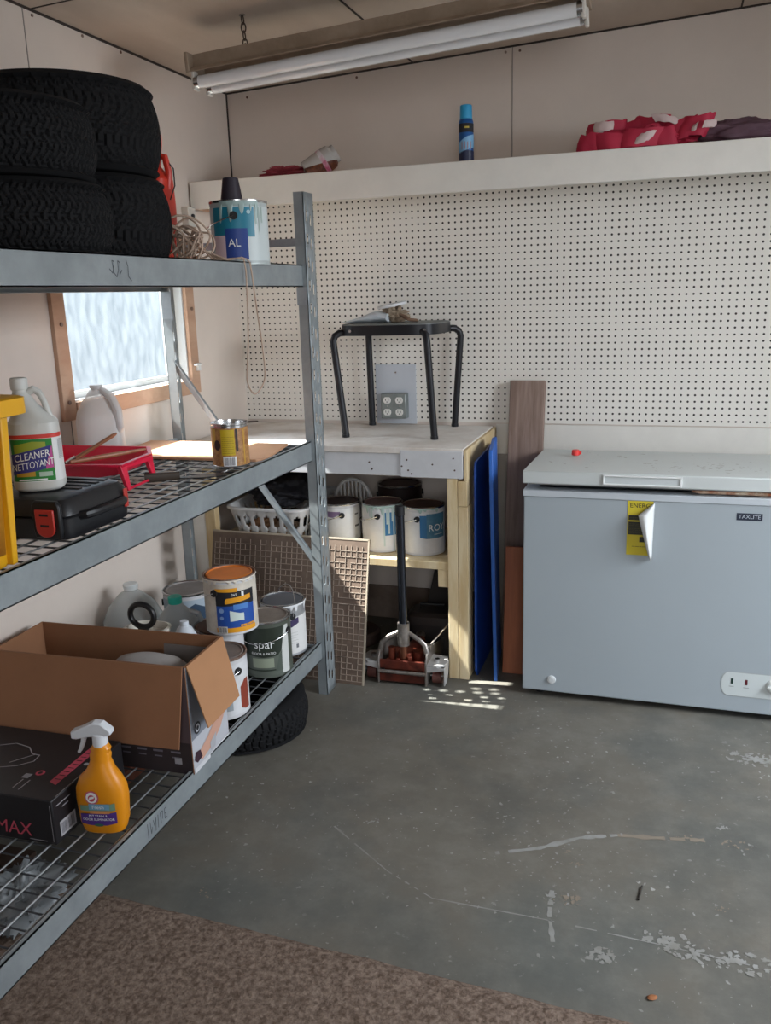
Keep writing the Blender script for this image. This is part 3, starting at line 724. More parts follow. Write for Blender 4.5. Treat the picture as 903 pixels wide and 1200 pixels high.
d.rect(.2215, -.13, .2235, .06, wp, 0); d.disc(.205, .02, .007, wp, 0)
d.build('top_print', bb)
d = Decal(planemap((0, -.15, 0), (1, 0, 0), (0, 0, 1))); d.text('MAX', .105, .032, .05, rp, 0, sx=1.0, shear=.1); d.rect(.15, .008, .2, .010, wp, 0)
d.rect(.218, .01, .220, .11, wp, 0); d.build('front_print', bb)
d = Decal(planemap((.225, 0, 0), (0, 1, 0), (0, 0, 1)))
d.rect(-.13, .012, -.07, .052, mat('white_sticker', '#a9a7aa', .5), 0); d.bars(-.125, .018, -.075, .046, mat('grey_bar', '#5c5a60', .5), 1)
d.rect(-.135, .098, -.08, .101, wp, 0); d.rect(-.115, .085, -.09, .088, wp, 0); d.disc(-.04, .098, .009, rp, 0, ry=.009); d.disc(-.04, .098, .005, M_bk, 1); d.disc(-.02, .098, .006, wp, 0)
d.build('side_print', bb)

# spray bottle
sb = thing('spray_bottle', 'orange trigger spray bottle with white head on the lowest shelf edge', 'bottle', (.586, -2.065, .2045), R(12))
M_or = mat('orange_bottle', '#dc8b12', .35, var=.05)
MB().loft([(0, 0, 0, .042, .026, 3), (0, 0, .004, .052, .030, 3), (.0, 0, .03, .060, .033, 3), (0, 0, .09, .064, .034, 3), (0, 0, .12, .062, .034, 2.8), (0, 0, .145, .052, .031, 2.5), (.004, 0, .165, .036, .026, 2.2), (.006, 0, .185, .028, .023, 2), (.006, 0, .192, .0255, .021, 2), (.007, 0, .205, .027, .022, 2), (.008, 0, .212, .0235, .02, 2), (.009, 0, .222, .026, .02, 2), (.01, 0, .228, .021, .019, 2), (.01, 0, .236, .018, .018, 2)], 40).build('bottle', M_or, sb)
hd = MB(); wm = mat('white_trigger', '#d4d6da', .4)
hd.loft([(.010, 0, .228, .019, .019, 2), (.010, 0, .25, .018, .018, 2), (.010, 0, .262, .017, .016, 3)], 24)
hd.prism([(-.058, .250), (-.058, .268), (-.040, .274), (.000, .293), (.020, .291), (.043, .272), (.044, .262), (.030, .258), (.0, .256), (-.02, .254), (-.045, .248)], -.013, .013, 'y')
hd.build('spray_head', wm, sb, bevel=.003)
tr_ = MB(); tr_.tube([(-.028, 0, .255), (-.034, 0, .235), (-.042, 0, .216), (-.048, 0, .208)], [.007, .006, .005, .004], 10); tr_.build('trigger', wm, sb)
d = Decal(lambda u, v, h: (u, -.0345*(1-abs(u/.068)**3)**(1/3)-h if abs(u) < .066 else -.01, v), h0=.0012)
d.disc(-.012, .105, .018, mat('pink_ring', '#c25b73', .5), 1); d.disc(-.012, .105, .0145, M_txt, 2); d.disc(-.012, .104, .009, rp, 3); d.poly([(-.02, .10), (-.006, .104), (-.004, .110), (-.016, .108)], M_txt, 4)
d.strip([(-.046, .068, .082), (-.02, .068, .084), (.02, .068, .084), (.044, .07, .09)], mat('label_teal', '#6e8f78', .5), 1)
d.rect(-.022, .072, .03, .088, mat('label_sky', '#6f9bb5', .5), 2); d.rect(-.02, .062, .03, .070, mat('label_peach', '#cf8c55', .5), 3)
d.strip([(-.046, .034, .060), (-.02, .030, .062), (.02, .030, .062), (.046, .036, .066)], mat('label_purple', '#4b2a7a', .5), 3)
d.text('Fresh', .002, .080, .014, M_txt, 4); d.text('PET STAIN &', .0, .056, .0085, M_txt, 4); d.text('ODOR ELIMINATOR', .0, .046, .009, M_txt, 4)
d.disc(0, .031, .012, mat('label_green', '#2f5c4a', .5), 4, ry=.004)
d.build('label', sb)

# things on the floor under the rack
def crumple(name, dims, m_, seed, loc, label, cat, amp=.25, freq=3, n=40, rot=None, parent=None, flat=True, group=None):
    mb = MB(); rs = []
    for j in range(1, n):
        ph = pi*j/n; ring = []
        for i in range(2*n):
            th = pi*i/n; d_ = Vector((sin(ph)*cos(th), sin(ph)*sin(th), -cos(ph)))
            q = 1+amp*(noise.noise(d_*freq+Vector((seed, 0, 0)))*1.2+.7*(abs(noise.noise(d_*freq*2.3+Vector((0, seed, 0))))-.2)-.5*abs(noise.noise(d_*freq*5+Vector((0, 0, seed)))))
            p = Vector((d_.x*dims[0]*q, d_.y*dims[1]*q, d_.z*dims[2]*q))
            if flat: p.z = max(p.z, -dims[2]*.75)
            ring.append(tuple(p))
        rs.append(ring)
    mb.rings(rs); o = mb.build(name, m_, parent, loc=loc, rot=rot, smooth=50)
    if label: tag(o, label, cat, group)
    return o
crumple('plastic_bag', (.085, .12, .06), mat('cloudy_bag', '#9a9fa2', .35, alpha=.75), 5, (.40, -2.18, .048), 'crumpled cloudy plastic bag on the floor under the lowest shelf', 'bag', .45, 3)
tag(MB().box(-.13, .13, -.1, .1, 0, .09).build('cardboard_carton', mat('reddish_cardboard', '#5f4033', .85), loc=(.20, -2.42, 0), bevel=.002), 'low reddish brown carton on the floor beneath the rack', 'box')
tag(MB().box(-.12, .12, -.1, .1, 0, .08).build('cardboard_carton', mat('brown_cardboard', '#4a382e', .85), loc=(.22, -2.15, 0), bevel=.002), 'low dark brown carton on the floor behind the plastic bag', 'box')
tag(MB().lathe([(.03, 0), (.032, .01), (.032, .05), (.02, .065), (.012, .08)], 24).build('black_bottle', M_black, loc=(.42, -2.50, 0)), 'small black bottle on the floor below the nearest shelf corner', 'bottle')
sw = MB()
for k in range(4): sw.box(-.012, .012, -.16+.0*k, .16, .006+.0*k, .02)
tag(MB().box(-.11, .11, -.15, .15, 0, .05).build('wooden_tray', mat('reddish_wood', '#6e3d2a', .6, var=.2, stretch=(1, 6, 1)), loc=(.20, -1.50, 0), bevel=.003), 'flat reddish wooden box on the floor beneath the rack', 'box')

# ------------------------------------------------------------------ middle shelf
Z2 = .9745
tc_ = thing('tool_case', 'black plastic tool case with red latch lying on the middle shelf', 'tool case', (.488, -2.02, Z2), 0)
M_case = mat('case_black', '#19191c', .38, bump=.05, bscale=150)
cm_ = MB()
cm_.loft([(0, 0, 0, .145, .118, 8), (0, 0, .004, .152, .128, 8), (0, 0, .05, .156, .132, 8), (0, 0, .053, .152, .128, 8)], 64); cm_.build('lower_shell', M_case, tc_)
cm_ = MB()
cm_.loft([(0, 0, .053, .152, .128, 8), (0, 0, .056, .156, .132, 8), (0, 0, .077, .150, .126, 8), (0, 0, .090, .142, .118, 7), (0, 0, .095, .130, .106, 6)], 64); cm_.build('upper_shell', M_case, tc_)
for k in range(4): B('lid_rib', M_case, tc_, .002, (-.11, .115, -.02+.032*k, -.006+.032*k, .093, .098))
def latch(x, y, rz_):
    e = MB(); e.X = Matrix.Translation((x, y, 0)) @ Matrix.Rotation(rz_, 4, 'Z')
    e.prism([(-.032, .012), (.032, .012), (.036, .03), (.036, .085), (.028, .096), (-.028, .096), (-.036, .085), (-.036, .03)], -.012, 0, 'y'); hsg = e.build('latch_housing', M_case, tc_, bevel=.003)
    e = MB(); e.X = Matrix.Translation((x, y, 0)) @ Matrix.Rotation(rz_, 4, 'Z')
    pts = [(-.024, .078), (-.024, .036)]+[(-.024*cos(q), .036-.020*sin(q)) for q in [pi*i/10 for i in range(1, 10)]]+[(.024, .036), (.024, .078)]
    e.prism(pts, -.018, -.0121, 'y'); l_ = e.build('latch', mat('latch_red', '#b5342b', .4), tc_, bevel=.002)
    l_['label'] = 'brick red snap latch'
    e = MB(); e.X = Matrix.Translation((x, y, 0)) @ Matrix.Rotation(rz_, 4, 'Z')
    e.box(-.011, .011, -.0188, -.0181, .064, .069); e.box(-.011, .011, -.0188, -.0181, .040, .045); e.build('latch_slot', M_slot, tc_)
latch(.118, -.1325, 0); latch(-.09, -.1325, 0)
hh = MB(); hh.tube([(.150, -.075, .05), (.168, -.07, .052), (.176, -.055, .053), (.176, .055, .053), (.168, .07, .052), (.150, .075, .05)], .010, 10); hh.build('carry_handle', M_case, tc_)
rb = MB(); rb.box(.1565, .160, .085, .1, .03, .075); rb.build('side_latch', mat('latch_red', '#b5342b'), tc_, bevel=.001)

# cleaner jug
cj = thing('cleaner_jug', 'white handled cleaner jug with green label standing on the tool case', 'bottle', (.512, -2.055, Z2+.0985), R(30)); cj.scale = (.80, .86, 1.02)
M_jw = mat('milk_white_plastic', '#c9c9c4', .4, var=.03)
MB().loft([(0, 0, 0, .060, .042, 3.2), (0, 0, .005, .068, .048, 3.2), (0, 0, .012, .070, .050, 3.2), (0, 0, .125, .068, .049, 3.2), (0, 0, .150, .067, .048, 3), (0, 0, .158, .060, .043, 2.8), (-.006, 0, .170, .048, .040, 2.5), (-.016, 0, .19, .033, .033, 2.2), (-.022, 0, .21, .024, .024, 2), (-.024, 0, .218, .02, .02, 2), (-.024, 0, .225, .0195, .0195, 2)], 48).build('bottle', M_jw, cj)
MB().lathe([(.022, .222), (.0235, .224), (.0235, .245), (.021, .248)], 28, c=(-.024, 0)).build('screw_cap', M_jw, cj)
MB().tube([(-.008, 0, .214), (.012, 0, .221), (.026, 0, .214), (.036, 0, .195), (.045, 0, .168), (.05, 0, .152)], [.009, .009, .009, .0085, .009, .010], 12).build('handle', M_jw, cj)
def jugmap(a0, rx_=.0695, ry_=.0495, p=3.2):
    # arc-length walk round the superellipse
    N_ = 720; pts = []
    for i in range(N_+1):
        t_ = 2*pi*i/N_; c_, s_ = cos(t_), sin(t_); pts.append(Vector((rx_*math.copysign(abs(c_)**(2/p), c_), ry_*math.copysign(abs(s_)**(2/p), s_))))
    L = [0]
    for i in range(N_): L.append(L[-1]+(pts[i+1]-pts[i]).length)
    i0 = int(((a0 % (2*pi))/(2*pi))*N_); tot = L[-1]
    def f(u, v, h):
        s_ = (L[i0]+u) % tot
        lo, hi = 0, N_
        while hi-lo > 1:
            m_ = (lo+hi)//2
            if L[m_] <= s_: lo = m_
            else: hi = m_
        k = (s_-L[lo])/max(1e-9, L[hi]-L[lo]); p_ = pts[lo].lerp(pts[hi], k); tn = (pts[hi]-pts[lo]).normalized(); n_ = Vector((tn.y, -tn.x))
        q = p_+n_*h; return (q.x, q.y, v)
    return f
d = Decal(jugmap(-pi/2))
grn = mat('label_leaf_green', '#1f7a2c', .45)
d.rect(-.062, .022, .105, .118, mat('label_white', '#d8d8d6', .5), 0)
d.rect(-.062, .118, .095, .127, mat('label_red', '#c7352b', .5), 1)
d.rect(-.060, .024, .052, .117, grn, 1)
d.strip([(-.05, .085, .105), (0, .092, .112), (.035, .10, .11)], mat('olive_flash', '#8f9a2a', .5), 2)
d.strip([(-.06, .038, .084), (0, .046, .094), (.048, .054, .102)], mat('navy_flash', '#2f2f78', .5), 3)
d.strip([(.03, .05, .056), (.048, .053, .10), (.05, .05, .1)], mat('pink_flash', '#b84a8a', .5), 4)
d.text('CLEANER', -.004, .080, .0225, M_txt, 5, sx=1.0, shear=.15, rot=.12)
d.text('NETTOYANT', -.004, .060, .0215, M_txt, 5, sx=.88, shear=.15, rot=.12)
d.strip([(-.05, .035, .042), (.0, .035, .046)], mat('gold_flash', '#b58b2a', .5), 4); d.rect(.01, .034, .045, .044, mat('pale_flash', '#a3b8a6', .5), 4)
d.rect(-.045, .026, .03, .029, M_txt, 4)
d.lines(.068, .07, .09, .115, mat('grey_text', '#77777c', .6), 2, n=12, fill=.45)
d.build('label', cj)

# yellow bin
yb = thing('yellow_bin', 'yellow plastic bin with rolled rim at the near end of the middle shelf', 'bin', (.51, -2.47, Z2), 0)
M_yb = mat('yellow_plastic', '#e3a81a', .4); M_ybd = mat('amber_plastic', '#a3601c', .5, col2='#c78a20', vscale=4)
mb = MB(); mb.loft([(0, 0, 0, .118, .17, 10), (0, 0, .004, .118, .175, 10), (0, 0, .315, .128, .198, 10)], 64, cap1=False); mb.build('body', M_yb, yb, solid=.004)
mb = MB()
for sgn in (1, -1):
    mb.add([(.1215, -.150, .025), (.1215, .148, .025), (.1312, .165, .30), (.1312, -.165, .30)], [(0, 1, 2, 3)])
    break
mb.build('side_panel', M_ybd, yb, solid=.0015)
for yy in (.172, -.172):
    mb = MB(); mb.add([(.110, yy-.016, 0), (.128, yy-.014, .0), (.139, yy-.006, .315), (.139, yy+.014, .315), (.126, yy+.003, 0), (.110, yy+.003, 0), (.118, yy+.014, .315), (.118, yy-.006, .315)], [(0, 1, 4, 5), (1, 2, 3, 4), (0, 7, 2, 1), (4, 3, 6, 5), (5, 6, 7, 0), (2, 7, 6, 3)]); mb.build('corner_rib', M_yb, yb, bevel=.002)
mb = MB(); mb.loft([(0, 0, .300, .163, .222, 10), (0, 0, .302, .170, .230, 10), (0, 0, .333, .170, .230, 10), (0, 0, .336, .162, .222, 10), (0, 0, .333, .126, .196, 10), (0, 0, .306, .126, .196, 10)], 64, cap0=False, cap1=False); mb.build('rim', M_yb, yb)

# translucent jug behind tray
gj = thing('gallon_jug', 'empty translucent gallon jug beneath the window on the middle shelf', 'jug', (.112, -1.27, Z2), R(35)); gj.scale = (.9, .9, 1)
M_mj = mat('milk_jug', '#d6d4d2', .35, alpha=.72)
MB().loft([(0, 0, 0, .078, .078, 4), (0, 0, .008, .083, .083, 4), (0, 0, .14, .082, .082, 4), (0, 0, .165, .076, .076, 3.2), (0, 0, .20, .055, .055, 2.6), (0, 0, .23, .03, .03, 2), (0, 0, .238, .021, .021, 2), (0, 0, .25, .021, .021, 2)], 48, cap1=False).build('bottle', M_mj, gj)
MB().tube([(.018, -.018, .235), (.048, -.048, .215), (.066, -.066, .17), (.067, -.067, .12), (.055, -.055, .09)], [.012, .015, .016, .016, .012], 12).build('handle', M_mj, gj)
MB().lathe([(.0225, .240), (.0235, .242), (.0235, .250), (.0225, .252)], 24).build('neck_ring', M_mj, gj)

# red paint tray
tr = thing('paint_tray', 'bright red plastic paint tray with two legs on the middle shelf', 'paint tray', (0, 0, 0))
zt_ = 1.047
C4 = [(.02, -1.395), (.355, -1.375), (.425, -1.475), (.448, -1.655), (.38, -1.665), (.16, -1.70)]
mb = MB()
cx_, cy_ = .25, -1.53
def shr(k, dz): return [(cx_+(x-cx_)*k, cy_+(y-cy_)*k, dz) for x, y in C4]
fl = [(cx_+(x-cx_)*.86, cy_+(y-cy_)*.84, Z2+.004+max(0, (x-.16))*.13) for x, y in C4]
mb.rings([shr(1.03, zt_-.006), shr(1.03, zt_), shr(.97, zt_), fl], False, True); mb.build('tray', M_red, tr, solid=.003)
lg = MB()
for (x, y) in ((.448, -1.648), (.428, -1.49)):
    lg.add([(x-.012, y-.014, zt_-.002), (x+.004, y-.014, zt_-.002), (x+.004, y+.014, zt_-.002), (x-.012, y+.014, zt_-.002), (x+.008, y-.008, Z2), (x+.018, y-.008, Z2), (x+.018, y+.008, Z2), (x+.008, y+.008, Z2)],
           [(0, 1, 2, 3), (4, 7, 6, 5), (0, 4, 5, 1), (1, 5, 6, 2), (2, 6, 7, 3), (3, 7, 4, 0)])
    lg.build('leg', M_red, tr, bevel=.002); lg = MB()
MB().prism([(-1.648, zt_-.004), (-1.49, zt_-.004), (-1.49, zt_-.022), (-1.515, zt_-.016), (-1.62, zt_-.016), (-1.648, zt_-.024)], .438, .443, 'x').build('end_panel', M_red, tr)
MB().tube([(.462, -1.65, Z2+.004), (.445, -1.49, Z2+.004)], .004, 8).build('foot_bar', M_red, tr)
# brush
M_wood2 = mat('varnished_wood', '#a9704f', .4, var=.2, vscale=20, stretch=(4, 4, 1))
pb = thing('paint_brush', 'paint brush with orange brown wooden handle resting in the red tray', 'brush', (.235, -1.61, 1.035))
pb.rotation_euler = (R(-62), 0, R(-52))
MB().loft([(0, 0, -.03, .016, .006, 4), (0, 0, .0, .017, .007, 4)], 20).build('bristles', mat('grey_bristle', '#5b4a3e', .9), pb)
MB().loft([(0, 0, .0, .018, .008, 5), (0, 0, .03, .018, .008, 5)], 20).build('ferrule', M_steel, pb)
MB().loft([(0, 0, .03, .013, .006, 2), (0, 0, .06, .009, .006, 2), (0, 0, .11, .008, .0055, 2), (0, 0, .15, .010, .006, 2), (0, 0, .165, .004, .003, 2)], 20).build('handle', M_wood2, pb)
tag(MB().tube([(.29, -1.665, 1.052), (.36, -1.56, 1.056), (.40, -1.46, 1.056)], [.006, .007, .004], 10).build('stir_stick', M_wood2), 'thin wooden stirring stick lying across the red tray', 'stick')
# board on the deck
M_tan = mat('tan_hardboard', '#c99a78', .5, col2='#c08d68', vscale=3)
bo = MB(); bo.prism([(.055, -.905), (.10, -1.215), (.635, -1.205), (.655, -1.16), (.61, -.90)], Z2+.001, Z2+.009)
tag(bo.build('hardboard_sheet', M_tan, bevel=.001), 'tan hardboard sheet lying on the far end of the middle shelf', 'board')
def art_nut(d, r, h):
    br = mat('nut_brown', '#8a5a36', .45, col2='#b98a52', vscale=60); ye = mat('nut_yellow', '#c2a51c', .45)
    d.rect(-.11, .006, .11, h-.014, br, 0)
    d.rect(-.026, .040, .016, h-.018, ye, 1)
    d.lines(-.023, .046, .013, h-.035, mat('nut_text', '#8a7418', .5), 2, n=9, fill=.2)
    d.disc(-.040, h*.52, .012, mat('nut_dark', '#2f2320', .5), 2, ry=.016)
    d.rect(-.022, .006, .018, .036, M_txt, 2); d.bars(-.018, .009, .014, .033, mat('bar_grey', '#77747c', .5), 3)
    d.rect(.019, .05, .026, h-.016, mat('nut_dark', '#2f2320', .5), 2)
    d.rect(.045, .01, .05, h-.02, mat('nut_gold', '#c2953c', .5), 2)
    d.rect(-.06, .07, -.045, h-.016, mat('nut_gold', '#c2953c', .5), 1)
t = thing('food_can', 'brown and yellow labelled steel can standing on the middle shelf edge', 'can', (.578, -1.262, Z2+.001))
MB().lathe([(.056, 0), (.058, .002), (.058, .005), (.0565, .007), (.0565, .130), (.058, .132), (.058, .137), (.0565, .137), (.0555, .132), (.055, .012), (.0, .012)], 48, cap0=True, cap1=False).build('can', M_steel, t)
d = Decal(cylmap(.0565, -1.12)); art_nut(d, .0565, .137); d.build('label', t)
# trowel
t = thing('putty_knife', 'dark scraper lying flat on the wire deck in front of the can', 'scraper', (.585, -1.43, Z2), R(35))
MB().prism([(-.085, -.006), (-.02, -.028), (.05, -.030), (.05, .022), (-.02, .020), (-.085, .006)], .0, .003).build('blade', mat('dark_steel', '#3b3a3a', .35, .8), t)
MB().loft([(0, 0, 0, .012, .008, 3), (0, 0, .1, .014, .009, 3)], 20).build('handle', mat('dark_wood', '#3d332a', .5), t, loc=(-.08, -.0, .009), rot=(0, R(-90), 0))

# rope tangle
M_rope = mat('cotton_rope', '#bda593', .9, bump=.5, bscale=300)
rt = MB(); rnd = random.Random(12); pts = []
for i in range(420):
    a = i*.31
    q = noise.noise((i*.05, 1, 0)); q2 = noise.noise((i*.04, 5, 0)); q3 = noise.noise((i*.05, 9, 0))
    x = .53+.06*cos(a)*(.6+.8*q3)+.06*q2; y = -1.335+.04*sin(a*.93)*(.7+q)+.03*q
    env = max(.02, 1-((x-.52)/.14)**2)
    z = TZ+.006+(.05+.05*sin(a*.5+q*6))*env*(.6+.6*q3+.35)
    pts.append((x, y, max(z, TZ+.005)))
pts += [(.60, -1.335, TZ+.02), (.635, -1.315, TZ+.014), (.66, -1.30, TZ+.016)]
# loop hanging over the beam
top = [(.66, -1.29, TZ+.016), (.680, -1.285, TZ+.012)]
def interp(P, n_):
    out = []
    for i in range(len(P)-1):
        for k in range(n_):
            f = k/n_; p0 = P[max(i-1, 0)]; p1 = P[i]; p2 = P[i+1]; p3 = P[min(i+2, len(P)-1)]
            out.append(tuple(.5*(2*p1[j]+(p2[j]-p0[j])*f+(2*p0[j]-5*p1[j]+4*p2[j]-p3[j])*f*f+(-p0[j]+3*p1[j]-3*p2[j]+p3[j])*f**3) for j in range(3)))
    return out+[tuple(P[-1])]
loopa = []; bot = []; loopb = interp([(.684, -1.285, 1.56), (.685, -1.290, 1.50), (.686, -1.297, 1.42), (.686, -1.308, 1.34), (.686, -1.326, 1.27), (.686, -1.325, 1.235), (.686, -1.29, 1.203), (.686, -1.245, 1.212), (.686, -1.207, 1.25), (.686, -1.212, 1.34), (.686, -1.232, 1.44), (.686, -1.25, 1.54), (.684, -1.256, 1.585)], 6)
pts2 = top+loopa+bot+loopb+[(.678, -1.262, TZ+.014), (.668, -1.275, TZ+.019), (.63, -1.30, TZ+.014)]
rt.tube(pts+[], .0030, 6); rt.tube(pts2, .0025, 6)
# straggling ends
rt.tube([(.50, -1.33, TZ+.05), (.45, -1.32, TZ+.035), (.41, -1.30, TZ+.008)], .003, 6)
rt.tube([(.43, -1.345, TZ+.006), (.48, -1.35, TZ+.018), (.54, -1.36, TZ+.010), (.58, -1.37, TZ+.007)], .003, 6)
for k in range(5): rt.tube([(.55+.01*k, -1.35+.01*k, TZ+.055-.006*k), (.59+.012*k, -1.345, TZ+.035-.004*k), (.62+.009*k, -1.345+.006*k, TZ+.006)], .003, 6)
tag(rt.build('rope', M_rope, smooth=60), 'tangled thin beige rope with a loop hanging from the top shelf', 'rope')

# ------------------------------------------------------------------ workbench
wb = thing('workbench', 'white topped wooden workbench with pine legs under the pegboard', 'workbench', (.59, -.29, 0))
ox = lambda x: x-.59
oy = lambda y: y+.29
def WB(name, m_, *bs, bevel=.002, **k):
    mb = MB()
    for b_ in bs: mb.box(ox(b_[0]), ox(b_[1]), oy(b_[2]), oy(b_[3]), b_[4], b_[5])
    return mb.build(name, m_, wb, bevel=bevel, **k)
M_bt = mat('worn_white_top', '#e0dad4', .6, col2='#c8bdb2', vscale=5, bump=.15, bscale=30)
M_btf = mat('white_fascia', '#ccccce', .55, var=.07, vscale=12, bump=.1, bscale=30)
WB('bench_top', M_bt, (.025, 1.168, -.584, -.008, .898, .9215))
WB('front_rail', M_btf, (.004, .925, -.577, -.545, .810, .8975), (.925, 1.166, -.585, -.545, .808, .912))
WB('side_rail', M_pine, (1.1685, 1.182, -.584, -.008, .800, .918))
mb = MB()
for x, z in ((.80, .862), (.81, .835), (.95, .875), (.955, .835), (.968, .822), (1.05, .86), (1.13, .885), (1.135, .84), (.93, .85)): mb.cyl((ox(x), oy(-.5865), z), (ox(x), oy(-.584), z), .0035, 8)
mb.build('nail_head', mat('rusty_nail', '#4d3a30', .7), wb)
WB('leg', M_pine, (1.104, 1.143, -.583, -.545, 0, .807), (1.145, 1.183, -.583, -.50, 0, .70), (1.145, 1.1805, -.583, -.50, .702, .799))
WB('leg', M_pine, (.068, .115, -.583, -.545, 0, .8095))
WB('leg', M_pine, (1.104, 1.16, -.06, -.01, 0, .80))
WB('leg', M_pine, (.03, .08, -.06, -.01, 0, .80))
WB('leg_panel', M_white, (.006, .0665, -.581, -.560, 0, .8095))
WB('shelf', M_pine, (.03, 1.103, -.575, -.07, .445, .475))
WB('shelf_cleat', M_pine, (1.062, 1.102, -.575, -.10, .375, .4445))
WB('shelf_cleat', M_pine, (.115, .15, -.575, -.10, .375, .4445))
# floor edge/back skirting beneath bench
struct(B('baseboard_back', mat('grubby_skirting', '#8c7c70', .8, col2='#6f5d50', vscale=4), None, .002, (.11, 1.10, -.0075, -.0005, 0, .16)))

# bench cans
def art_blue1(d, r, h):
    d.rect(-.14, .01, .14, h-.018, M_wl, 0)
    d.strip([(-.028, .075, h-.03), (-.001, .07, h-.03)], M_blue_lb, 1)
    d.rect(-.001, .07, .085, h-.025, mat('steel_blue_label', '#3f6f8c', .5, col2='#4f7f98', vscale=30), 1)
    d.text('ROYAL', .065, .112, .038, M_txt, 2)
    d.lines(.03, .085, .07, .095, M_txt, 2, n=1, fill=.2)
paint_can('right hand white paint can with blue ROYAL label on the bench shelf', (.968, -.43, .4755), .086, .195, a0=-1.15, art=art_blue1, ear=-.45, lid=mat('brown_tin_lid', '#5f4740', .5, .3, var=.2, vscale=20), drip=('9db5b0', 6, .05, .02))
def art_blue2(d, r, h):
    d.rect(-.14, .01, .14, h-.018, M_wl, 0)
    d.rect(-.005, .07, .06, h-.03, M_blue_lb, 1)
    for u, l in ((-.065, .03), (-.055, .04), (-.006, .15), (.006, .06), (.014, .10), (.028, .05), (.034, .17)): d.rect(u, h-.018-l, u+.006, h-.018, mat('mint_drip', '#b6c7c4', .4), 2, 1)
paint_can('middle white paint can with pale drips behind the jack handle', (.792, -.42, .4755), .084, .195, a0=-1.15, art=art_blue2, ear=-.35, lid=mat('pinkish_lid', '#7f6663', .5, .3, var=.2, vscale=20), drip=('a7bcb8', 8, .1, .035))
def art_w3(d, r, h):
    d.rect(-.14, .01, .14, h-.018, mat('bright_white_label', '#dedfe0', .5, var=.06, vscale=25), 0)
    d.strip([(-.10, h-.05, h-.03), (-.04, h-.055, h-.03), (-.01, h-.04, h-.03)], mat('violet_smear', '#7f6a8a', .5), 1)
    d.lines(.055, .09, .08, .1, M_dark, 1, n=1, fill=.8); d.lines(.055, .14, .075, .147, M_dark, 1, n=1, fill=.8)
    d.rect(.03, .035, .085, .037, M_dark, 1)
paint_can('left hand white paint can with wire bail on the bench shelf', (.609, -.42, .4755), .083, .19, a0=-1.1, art=art_w3, ear=-.05, lid=mat('brown_tin_lid2', '#4f3f3a', .5, .3))
paint_can('dark stained can standing behind the three white bench cans', (.80, -.20, .4755), .096, .225, a0=-1.1, body=mat('very_dark_can', '#2c1f1d', .5, .3, var=.3, vscale=15), lid=mat('dark_brown_lid', '#3b2522', .4, .4), ear=True)

# laundry basket
lb = thing('laundry_basket', 'white slotted plastic laundry basket on the left of the bench shelf', 'basket', (.315, -.315, .4755))
M_lb = mat('white_basket', '#cfcdcc', .45)
def rrect(hx, hy, r_, n):
    pts = []; segs = [(hx-r_, hy-r_, 0), (-hx+r_, hy-r_, pi/2), (-hx+r_, -hy+r_, pi), (hx-r_, -hy+r_, 3*pi/2)]
    path = []
    for cx1, cy1, a in segs:
        for k in range(9): path.append(Vector((cx1+r_*cos(a+pi/2*k/8), cy1+r_*sin(a+pi/2*k/8))))
    path.append(path[0]); L = [0]
    for i in range(len(path)-1): L.append(L[-1]+(path[i+1]-path[i]).length)
    out = []
    for j in range(n):
        s_ = L[-1]*j/n; i = 0
        while L[i+1] < s_: i += 1
        out.append(path[i].lerp(path[i+1], (s_-L[i])/(L[i+1]-L[i]+1e-9)))
    return out
NB = 160; rows = [0, .012, .022, .030, .060, .068, .080, .088, .130, .138, .160, .165]
ringp = []
for z in rows:
    f = z/.165; ringp.append([(p.x, p.y, z) for p in rrect(.135+.04*f, .185+.04*f, .05, NB)])
mb = MB(); vs = [p for r_ in ringp for p in r_]; fs = []
for k in range(len(rows)-1):
    for i in range(NB):
        m5 = i % 5
        slot = (k in (2, 3, 4) and m5 in (1, 2, 3) and not (k in (2, 4) and m5 in (1, 3))) or (k in (6, 7, 8) and m5 in (1, 2, 3) and not (k in (6, 8) and m5 in (1, 3)))
        if slot: continue
        j = (i+1) % NB; fs.append((k*NB+i, k*NB+j, (k+1)*NB+j, (k+1)*NB+i))
fs.append(tuple(range(NB))[::-1]); mb.add(vs, fs); mb.build('basket_body', M_lb, lb, solid=.003)
mb = MB(); A_ = rrect(.175, .225, .06, 80); ext = .012
mb.rings([[(p.x*1.0, p.y, .160) for p in A_], [(p.x*1.06, p.y*1.05, .160) for p in A_], [(p.x*1.06, p.y*1.05, .168) for p in A_], [(p.x, p.y, .170) for p in A_], [(p.x*.985, p.y*.985, .166) for p in A_]], False, False)
mb.build('rim', M_lb, lb)
for k, (x, y, z, s_, c_) in enumerate(((-.07, -.10, .045, .075, '#8a6448'), (.05, -.11, .04, .07, '#a88e78'), (.0, .05, .05, .085, '#5b4636'), (.10, .02, .07, .05, '#2b2426'), (-.10, .06, .08, .05, '#9b7a60'))):
    crumple('rag', (s_, s_*.8, s_*.6), mat('rag_%d' % k, c_, .9), k*3.3, (.315+x*.9, -.315+y*.9, .4755+z), ['brown rag at the near left inside the laundry basket', 'beige rag at the near right inside the laundry basket', 'dark brown rag in the middle of the laundry basket', 'blackish rag at the right inside the laundry basket', 'tan rag at the far left inside the laundry basket'][k], 'rag', .3, 2.5, 24)
crumple('dark_bag', (.15, .17, .07), mat('black_cloth', '#1b191f', .7), 31, (.315, -.31, .4755+.205), 'black bundle piled on top of the laundry basket', 'bag', .25, 2.2, 36)
